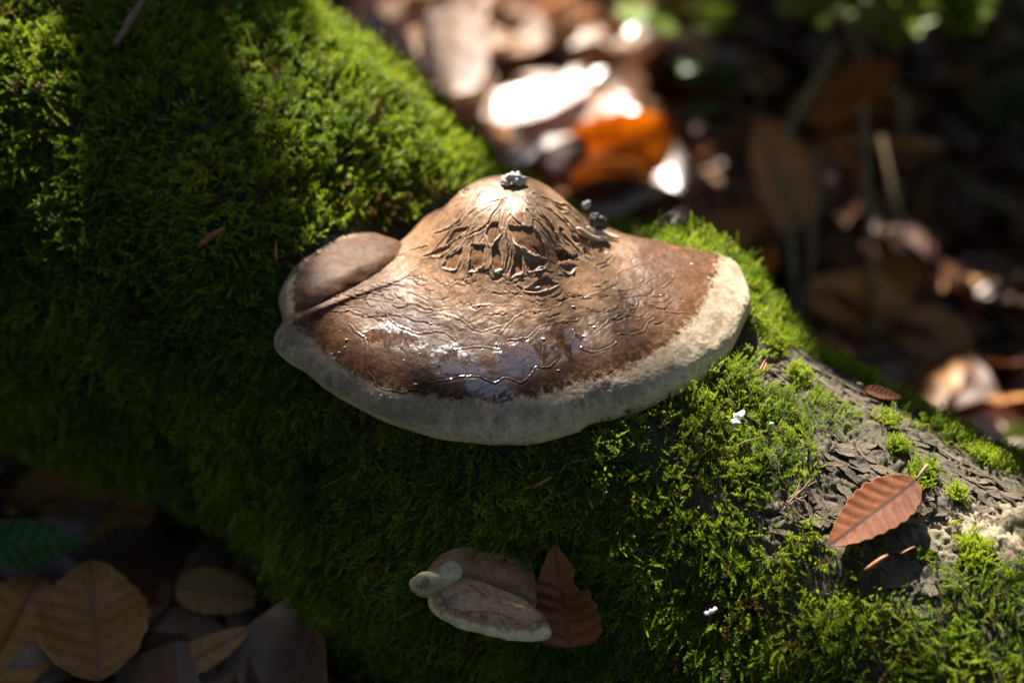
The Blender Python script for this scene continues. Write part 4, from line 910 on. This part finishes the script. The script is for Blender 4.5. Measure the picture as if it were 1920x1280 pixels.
debris_tube('bud_scale', [(1622, 1068), (1664, 1041)], .075, M_NEEDLE, 'orange brown bud scale below the large beech leaf', 'debris', .6)
debris_tube('bud_scale', [(1690, 1038), (1716, 1025)], .035, M_NEEDLE, 'thin orange sliver lying right of the bud scale under the beech leaf', 'debris', .5)
debris_tube('needle', [(1424, 695), (1436, 674)], .03, M_NEEDLE, 'left one of two red needles beside the cap', 'needle', .75)
debris_tube('needle', [(1430, 697), (1438, 680)], .03, M_NEEDLE, 'right one of two red needles beside the cap', 'needle', .75)
debris_tube('bud_scale', [(1000, 915), (1035, 893)], .04, M_NEEDLE, 'dark red bud scale in the shaded moss under the cap', 'debris', .85)
debris_tube('grass_thread', [(1380, 836), (1400, 826), (1435, 818)], .014, M_STEM, 'thin pale thread curving over the moss right of the cap', 'thread', .9)
rt_ = empty('rootlet', at_log(1500, 930), 'tangle of thin brown rootlets on the bark left of the large beech leaf', 'rootlet')
for pl in ([(1470, 950), (1495, 925), (1525, 895)], [(1480, 935), (1505, 915), (1535, 900)], [(1488, 935), (1510, 940), (1518, 970), (1510, 985)], [(1490, 928), (1500, 905), (1498, 890)], [(1466, 955), (1490, 940), (1512, 928)], [(1475, 940), (1510, 975), (1518, 975)], [(1530, 965), (1550, 975), (1562, 972)]):
    pts = np.array([at_log(x, y, .38) for x, y in smooth_poly(pl, 4, False)]); pts += rng.normal(size=pts.shape) * .02
    V, F = tube(pts, np.linspace(.028, .012, len(pts)), 5); link('root', mesh('root', V, F, M_TWIG), rt_)
def crumb(name, parts, mat, label, cat, surf='log', off=.75):
    c = None
    for k, (x, y, r) in enumerate(parts):
        P = at_log(x, y, off) if surf == 'log' else np.array(surf(x, y)); V, F = blob(P, r / 68., 650 + k + int(x), 3, (1, .85, .75), 1.0, 2.1)
        if c is None: c = [V], [F], len(V)
        else: c[0].append(V); c[1].append(F + c[2]); c = (c[0], c[1], c[2] + len(V))
    return tag(link(name, mesh(name, np.concatenate(c[0]), np.concatenate(c[1]), mat)), label, cat)
crumb('lichen_crumb', [(1386, 780, 9), (1380, 792, 8), (1391, 775, 6), (1378, 797, 5)], M_CRUMB, 'knobbly white crumb on shaded moss to the lower right of the cap', 'crumb')
crumb('white_flake', [(1326, 1149, 5), (1333, 1146, 6), (1341, 1142, 4)], M_CRUMB, 'smooth white flake on dark moss low in the picture', 'crumb')
crumb('pink_crumb', [(1447, 794, 4)], M_CRUMB, 'tiny pale pebble on sunlit moss right of the knobbly crumb', 'crumb', 'log', .85)
hp = lambda x, y: cap.at(x, 350)[0] + np.array([0, .12, (343 - y) / 62.])
crumb('lichen_tuft', [(950, 335, 11), (965, 328, 13), (978, 333, 9), (958, 325, 9), (972, 338, 10), (982, 338, 6)], M_LICHEN, 'grey lichen tuft on the crest of the cap hump', 'lichen', hp)
hp2 = lambda x, y: cap.at(1115, 445)[0] + np.array([(x - 1115) / 66., .35, (447 - y) / 62.])
crumb('bark_lump', [(1122, 428, 15), (1130, 436, 10), (1116, 418, 9)], M_WOODLUMP, 'dark purplish lump wedged behind the right shoulder of the hump', 'debris', hp2)
crumb('bark_lump', [(1099, 398, 8), (1103, 392, 5)], M_LICHEN, 'small grey lump behind the right side of the hump', 'debris', lambda x, y: cap.at(1095, 410)[0] + np.array([(x - 1095) / 66., .4, (412 - y) / 62.]))

# out-of-focus blades between the camera and the log, rooted below the right frame edge
for (p0, p1, wd, lab) in (((1990, 1010), (1868, 978), .5, 'pale green blurred blade over the bark at the right frame edge'), ((1990, 1060), (1862, 1108), .42, 'blurred green blade over the moss at the lower right frame edge')):
    d0 = CAM + ray(*p0) * 36.5; d1 = CAM + ray(*p1) * 36.5; root = np.array([d0[0] + 3, d0[1] + 1.5, d0[2] - 9])
    ctrl = smooth_poly([root, d0 + np.array([1.2, 0, -1]), d0, (d0 + d1) / 2 + np.array([0, 0, .12]), d1], 6, False); n = len(ctrl); wds = wd * np.sin(np.linspace(.5, math.pi - .02, n)) ** .8
    rows = np.stack([ctrl + UP * wds[:, None] * .5, ctrl + np.array([0, -.08, -.05]), ctrl - UP * wds[:, None] * .5], 1).reshape(-1, 3)
    o = solid(link('grass', mesh('grass', rows, grid_faces(n, 3), M_LIME, {'vein': np.zeros(3 * n)})), .02); tag(o, lab, 'grass')

# ------------------------------------------------------------------ plants behind
def plant(name, base, tops, label, leafspec, stem_r=.14, mat=M_LIME, smat=M_STEM, cat='plant', group=None):
    root = empty(name, base, label, cat, group)
    for top, bend in tops:
        top = np.asarray(top, float); t = np.linspace(0, 1, 12)[:, None]; pts = base + (top - base) * t + np.asarray(bend) * np.sin(t * math.pi)
        V, F = tube(pts, np.linspace(stem_r, stem_r * .55, 12), 7); link('stem', mesh('stem', V, F, smat), root)
    for P, L, n, x in leafspec:
        o = link('leaf', LEAFB[mat.name][rng.integers(3)]); M = frame(P, x, n) @ mathutils.Matrix.Diagonal((L, L, L, 1)); o.matrix_basis = M; o.parent = root; o.matrix_parent_inverse = root.matrix_basis.inverted()
    return root
LEAFB = {m.name: [leaf_mesh('leaf', 1., w_, 12, 9, c_, .15, .02, .2, 60 + i, m) for i, (w_, c_) in enumerate([(.55, .2), (.62, -.2), (.5, .3)])] for m in (M_LIME, M_GREEN)}
def gbase(px, py): return at_ground(px, py)
# sunlit young plant, top
b = gbase(1300, 190); sp = [(gpt(x, y, np.linalg.norm(b - CAM) - 4 + rng.uniform(-2, 2)), rng.uniform(2.2, 3.4), unit(np.array([rng.normal() * .4, .2 + rng.normal() * .4, 1])), unit(np.array([rng.normal(), rng.normal(), .1]))) for x, y in ((1190, 5), (1230, 20), (1260, 45), (1290, 20), (1320, 45), (1300, 65), (1250, 65), (1340, 20), (1270, 0), (1215, 50), (1330, 60))]
plant('seedling', b, [(sp[3][0], (0, 0, 1)), (sp[6][0], (1, 0, 1)), (sp[8][0], (-1, 0, 1))], 'yellow green sunlit seedling in the litter at the top, right of the pale leaves', sp, .10, M_LIME)
b = gbase(1380, 300); sp = [(gpt(x, y, np.linalg.norm(b - CAM) - 3 + rng.uniform(-2, 2)), rng.uniform(2, 3), unit(np.array([rng.normal() * .4, rng.normal() * .4, 1])), unit(np.array([rng.normal(), rng.normal(), .1]))) for x, y in ((1340, 130), (1380, 170), (1310, 160), (1420, 150), (1360, 200))]
plant('seedling', b, [(sp[1][0], (0, 0, .6)), (sp[3][0], (.5, 0, .6))], 'dull green shaded seedling below the yellow green one', sp, .10, M_GREEN)
# fern at the top right
def fern(px, py, tips, label, mat):
    b = gbase(px, py); root = empty('fern', b, label, 'fern')
    for (x, y, dd, sag) in tips:
        tip = gpt(x, y, np.linalg.norm(b - CAM) + dd); t = np.linspace(0, 1, 16)[:, None]; pts = b + (tip - b) * t + np.array([0, 0, sag]) * np.sin(t * math.pi) ** .8
        V, F = tube(pts, np.linspace(.16, .04, 16), 6); fr = link('frond_stem', mesh('frond_stem', V, F, M_STEM), root)
        T = unit(np.gradient(pts, axis=0)); VV, FF = [], []
        for i in range(4, 16):
            for sg in (-1, 1):
                L = 4.2 * math.sin((i - 2) / 14 * math.pi) ** .7 + .4; sd = unit(np.cross(T[i], [0, 0, 1]) * sg + T[i] * .45 + np.array([0, 0, -.1])); wn = unit(np.cross(sd, [0, 0, 1]))
                for j in range(7):
                    c = pts[i] + sd * L * (j + .3) / 7; wl = (.62 - .07 * j)
                    for s2 in (-1, 1):
                        e = c + wn * s2 * wl + sd * .3; q0 = len(VV); VV += [c - sd * .16, e, c + sd * .2 + wn * s2 * .1]; FF.append((q0, q0 + 1, q0 + 2))
        o = link('frond', mesh('frond', np.array(VV), np.array(FF), mat, {'vein': np.zeros(len(VV))}, smooth=False), root)
    return root
fern(1960, 330, [(1860, 130, -2, 4), (1910, 20, 0, 5), (1930, 120, -6, 5), (1850, 190, -5, 3)], 'dark green shaded fern at the upper right frame edge', M_GREEN)
b = gbase(1660, 150); sp = []; r9 = np.random.default_rng(90)
for k in range(150):
    x = r9.choice([r9.uniform(1650, 1850), r9.uniform(1490, 1640)], p=[.68, .32]); y = r9.uniform(-30, 52) - (12 if x < 1640 else 0)
    sp.append((gpt(x, y, 85 + r9.uniform(-4, 4)), r9.uniform(1.0, 2.0), unit(np.array([r9.normal() * .5, r9.normal() * .5, 1])), unit(np.array([r9.normal(), r9.normal(), r9.normal() * .4]))))
plant('shrub', b, [(gpt(x, y, 85), (r9.normal() * .6, 0, .8)) for x, y in ((1500, 10), (1560, -10), (1650, -20), (1720, -30), (1790, -20), (1840, 10))], 'small leaved sunlit shrub along the top edge, right of the yellow green seedling', sp, .12, M_LIME)
# dry stems
for (x0, y0, x1, y1, r, lab) in ((1495, 600, 1462, 330, .17, 'leftmost thin upright dry stem right of the cap'), (1515, 590, 1530, 310, .17, 'thin dry stem just right of the leftmost one, leaning right'), (1637, 600, 1620, 215, .2, 'tallest pale dry stem in the dark gap at right'),
                                 (1700, 470, 1655, 270, .15, 'thin dim stem right of the tallest dry stem'), (1380, 420, 1560, 100, .28, 'greenish stem slanting up to the right above the dry stems'), (1690, 200, 1590, 30, .35, 'thick mottled stem slanting down to the right under the fern'), (1960, 420, 1740, 290, .16, 'dim stem slanting down to the right frame edge')):
    dep = np.linalg.norm(gbase(x0, min(max(y0, 300), 640)) - CAM) - 2; P0_, P1_ = gpt(x0, y0, dep), gpt(x1, y1, dep + 1.0)
    g0 = P0_.copy(); g0[2] = float(ground_z(np.array([g0[0]]), np.array([g0[1]]))[0]) - .3
    pts = smooth_poly([g0, P0_, (P0_ + P1_) / 2 + rng.normal(size=3) * .25, P1_, P1_ + (P1_ - P0_) * .06], 5, False)
    V, F = tube(pts, np.linspace(r, r * .6, len(pts)), 7, .03); tag(link('dry_stem', mesh('dry_stem', V, F, M_STEM)), lab, 'plant stem')

# ------------------------------------------------------------------ unseen beech branch overhead, leaves and gaps laid out to shape the dappled shade
E1 = unit(np.cross(np.array([0, 0, 1.]), SUN)); E2 = np.cross(SUN, E1)
def uv(P): P = np.asarray(P); return np.stack([P @ E1, P @ E2], -1)
def sun_poly(pts, surf): return np.array([uv(surf(*q)) for q in pts])
cap_s = lambda x, y: cap.at(x, y)[0]
LOGL = lambda x, y: at_log(x, y, .5)
GAPS = [sun_poly([(500, 620), (560, 690), (740, 800), (960, 830), (1200, 770), (1370, 660), (1404, 550), (1340, 480), (1150, 440), (1040, 360), (900, 350), (800, 420), (745, 452), (690, 490), (620, 540), (545, 600)], cap_s),
        sun_poly([(1160, 420), (1340, 430), (1420, 500), (1500, 630), (1700, 750), (1930, 870), (1930, 1290), (1380, 1290), (1400, 1170), (1500, 1090), (1530, 1020), (1470, 960), (1400, 880), (1400, 800), (1320, 725), (1390, 640), (1400, 520)], LOGL),
        sun_poly([(1130, 385), (1350, 400), (1450, 470), (1530, 610), (1420, 640), (1380, 520)], lambda x, y: at_log(x, y, 1.5)),
        sun_poly([(-60, -60), (150, -50), (110, 120), (80, 260), (-60, 310)], lambda x, y: at_log(x, y, 1.0)),
        sun_poly([(570, -20), (630, 30), (760, 140), (930, 310), (880, 315), (790, 225), (700, 140), (610, 50)], LOGL),
        sun_poly([(500, 420), (590, 390), (650, 368), (750, 355), (795, 395), (730, 430), (640, 432), (560, 470), (500, 480)], LOGL),
        sun_poly([(640, -40), (1190, -40), (1260, 120), (1220, 200), (1250, 330), (1080, 350), (940, 330), (860, 240), (740, 110)], at_ground),
        sun_poly([(1030, 190), (1255, 185), (1235, 338), (1030, 350)], lambda x, y: at_ground(x, y, 2.2)), sun_poly([(1170, -60), (1380, -60), (1380, 90), (1190, 100)], lambda x, y: gpt(x, y, np.linalg.norm(gbase(1300, 190) - CAM) - 4)), sun_poly([(1440, -100), (1900, -100), (1890, 75), (1440, 70)], lambda x, y: gpt(x, y, 86)), sun_poly([(1860, 960), (1960, 960), (1960, 1110), (1860, 1110)], lambda x, y: gpt(x, y, 36.5)),
        sun_poly([(1760, 735), (1970, 735), (1970, 860), (1780, 850)], lambda x, y: at_ground(x, y, 1.8)), sun_poly([(1500, -30), (1560, -30), (1550, 60), (1500, 50)], lambda x, y: gpt(x, y, 90))]
DG = np.linalg.norm(at_ground(1050, 335) - CAM)
GAPS += [sun_poly([(880, 190), (1110, 110), (1250, 140), (1060, 350), (930, 345)], lambda x, y: gpt(x, y, DG + .5)), sun_poly([(1030, 190), (1255, 185), (1235, 338), (1030, 350)], lambda x, y: gpt(x, y, DG - 2))]
for x, y, r_ in ((620, 60, .4), (660, 110, .35), (715, 175, .5), (770, 215, .4), (810, 270, .5), (640, 210, .3), (745, 310, .45), (860, 315, .4), (470, 60, .3), (330, 180, .25)):      # flecks on the upper trunk
    p_ = uv(at_log(x, y, .9)); GAPS.append(np.array([p_ + 1.7 * r_ * np.array([math.cos(a), math.sin(a)]) for a in np.linspace(0, 6.283, 9)[:-1]]))
for x, y, r_ in ((1150, 900, .3), (1240, 960, .45), (1300, 1070, .5), (1190, 1140, .4), (1340, 1200, .55), (1090, 1090, .3), (1270, 1255, .5), (1130, 1010, .3), (1380, 1010, .4)):      # and on its near side
    p_ = uv(at_log(x, y, .7)); GAPS.append(np.array([p_ + r_ * np.array([math.cos(a), math.sin(a)]) for a in np.linspace(0, 6.283, 9)[:-1]]))
NBIG = len(GAPS); SKYGAPS = []
for x, y in ((730, 620), (780, 640), (850, 680), (880, 700), (950, 725), (985, 670), (1060, 645)):      # the wet middle of the cap mirrors open sky
    P_, n_ = cap.at(x, y); v_ = unit(P_ - CAM); SKYGAPS.append((P_, v_ - 2 * (v_ @ n_) * n_))
rf = np.random.default_rng(9)
for k in range(3):                                  # pin-hole flecks of sun in the dark litter
    x, y = rf.uniform(1300, 1800), rf.uniform(40, 230); p_ = uv(at_ground(x, y, 1.0)); r_ = rf.uniform(.15, .35)
    GAPS.append(np.array([p_ + r_ * np.array([math.cos(a), math.sin(a)]) for a in np.linspace(0, 6.283, 7)[:-1]]))
def build_branch():
    r = np.random.default_rng(31)
    root = empty('shade_branch', SUN * 95 + np.array([0, 40, 0]), 'unseen leafy beech branch laid out over the log to shape dappled shade', 'branch')
    nl = 15000; q = np.stack([r.uniform(-95, 95, nl), r.uniform(-125, 38, nl)], -1)
    qe = np.stack([r.uniform(-45, 35, 40000), r.uniform(-75, 30, 40000)], -1)
    de = np.full(len(qe), 99.)
    for g in GAPS[:NBIG]: de = np.minimum(de, sdf(qe, g))
    q = np.concatenate([q, qe[(de > .2) & (de < 3.5)][:9000]]); nl = len(q)
    d = np.full(nl, 99.); dn = np.full(nl, 99.)
    for g in GAPS[:NBIG]: d = np.minimum(d, sdf(q, g))
    for g in GAPS[NBIG:]: dn = np.minimum(dn, sdf(q, g))
    L = np.where(d < 3.5, r.uniform(2.0, 5.0, nl), r.uniform(5.5, 9, nl)); keep = (d > .1) & (dn > .18 * L); q, L = q[keep], L[keep]
    h = r.uniform(85, 150, len(q)); P = q[:, :1] * E1 + q[:, 1:] * E2 + h[:, None] * SUN
    ok = np.ones(len(P), bool)
    for o_, d_ in SKYGAPS:
        t = (P - o_) @ d_; ok &= np.linalg.norm(P - o_ - t[:, None] * d_, axis=1) > 11
    P2 = P[~ok] + (r.uniform(200, 290, (~ok).sum()) - h[~ok])[:, None] * SUN; L2 = L[~ok]; ok2 = np.ones(len(P2), bool)      # the tier above closes most of the light paths again
    for o_, d_ in SKYGAPS:
        t = (P2 - o_) @ d_; ok2 &= np.linalg.norm(P2 - o_ - t[:, None] * d_, axis=1) > 14
    P, L = np.concatenate([P[ok], P2[ok2]]), np.concatenate([L[ok], L2[ok2]])
    u = np.linspace(0, 1, 7); v_ = np.array([-1, -.5, 0, .5, 1.]); Ux, Vv = np.meshgrid(u, v_, indexing='ij'); prof = np.sin(math.pi * np.clip(Ux, .03, .98) ** .9) ** .7
    base = np.stack([Ux - .5, Vv * .31 * prof, .08 * np.abs(Vv) + .1 * (Ux - .5) ** 2], -1).reshape(-1, 3); gf = grid_faces(7, 5); VV, FF = [], []
    n = unit(SUN + .45 * r.normal(size=(len(P), 3))); a = r.normal(size=(len(P), 3)); a = unit(a - n * (a * n).sum(1)[:, None]); b = np.cross(n, a)
    V3 = P[:, None] + (base[None, :, :1] * a[:, None] + base[None, :, 1:2] * b[:, None] + base[None, :, 2:] * n[:, None]) * L[:, None, None]
    c2 = uv(P); nearg = np.zeros(len(P)); good = np.ones(len(P), bool)
    for g in GAPS[:NBIG]:
        ii = np.where(good & (sdf(c2, g) < L * .6))[0]
        if len(ii): good[ii] &= sdf(uv(V3[ii].reshape(-1, 3)), g).reshape(len(ii), -1).min(1) > -.12
    V3, P = V3[good], P[good]; VV = [V3.reshape(-1, 3)]; FF = [(gf[None] + 35 * np.arange(len(V3))[:, None, None]).reshape(-1, 4)]
    VV = np.concatenate(VV); o = link('leaves', mesh('leaves', VV, np.concatenate(FF), M_CANOPY, {'vein': np.zeros(len(VV))}), root); o['kind'] = 'stuff'
    # limb and twigs, each twig ending among the leaves of one cluster
    limb = smooth_poly([SUN * 118 + E1 * a_ + E2 * b_ for a_, b_ in ((-140, 34), (-80, 36), (-30, 40), (30, 38), (80, 42))], 8, False)
    V, F = tube(limb, np.linspace(3.2, .8, len(limb)), 9, .2); link('limb', mesh('limb', V, F, M_BRANCH), root)
    VV, FF = [], []; off = 0
    for i in r.choice(len(P), 90, replace=False):
        k = np.argmin(np.linalg.norm(limb - P[i], axis=1)); c = smooth_poly([limb[k], (limb[k] + P[i]) / 2 + r.normal(size=3) * 3, P[i]], 4, False)
        dq = min(sdf(uv(c), g).min() for g in GAPS)
        if dq < .3: continue
        V, F = tube(c, np.linspace(.3, .1, len(c)), 5); VV.append(V); FF += [tuple(x + off for x in f) for f in F]; off += len(V)
    if VV: o = link('twigs', mesh('twigs', np.concatenate(VV), FF, M_BRANCH), root); o['kind'] = 'stuff'
build_branch()
def build_leaf_screen():
    """unseen leaf dome added to cut the sky fill: foliage on every side, open sky overhead"""
    r = np.random.default_rng(41); nl = 26000
    az = r.uniform(0, 6.283, nl); el = np.radians(r.uniform(3, 74, nl)); R = r.uniform(230, 330, nl)
    P = np.stack([np.cos(az) * np.cos(el), np.sin(az) * np.cos(el), np.sin(el)], -1) * R[:, None] + np.array([0, 20, 0])
    for o_, d_ in SKYGAPS: P = P[((unit(P - o_)) @ d_) < math.cos(.17)]
    fd = np.array([math.sin(2.75) * math.cos(.8), math.cos(2.75) * math.cos(.8), math.sin(.8)]); P = P[unit(P) @ fd < math.cos(.30)]      # opening cut on the near side to let in front fill light
    q = uv(P); P = P[~((np.abs(q[:, 0]) < 105) & (q[:, 1] > -130) & (q[:, 1] < 45) & (P @ SUN > 0))]
    u = np.linspace(0, 1, 4); v_ = np.array([-1, 0, 1.]); Ux, Vv = np.meshgrid(u, v_, indexing='ij'); prof = np.sin(math.pi * np.clip(Ux, .05, .97)) ** .6
    base = np.stack([Ux - .5, Vv * .34 * prof, .1 * np.abs(Vv)], -1).reshape(-1, 3); gf = grid_faces(4, 3); n = len(P)
    nr = unit(-unit(P) + .6 * r.normal(size=(n, 3))); a = r.normal(size=(n, 3)); a = unit(a - nr * (a * nr).sum(1)[:, None]); b = np.cross(nr, a); L = r.uniform(10, 16, n)
    V = (P[:, None] + L[:, None, None] * (base[None, :, :1] * a[:, None] + base[None, :, 1:2] * b[:, None] + base[None, :, 2:] * nr[:, None])).reshape(-1, 3)
    F = (gf[None] + 12 * np.arange(n)[:, None, None]).reshape(-1, 4)
    o = link('leaf_screen', mesh('leaf_screen', V, F, M_CANOPY, {'vein': np.zeros(len(V))})); tag(o, 'unseen added foliage all round the glade', None, None, 'stuff')
build_leaf_screen()
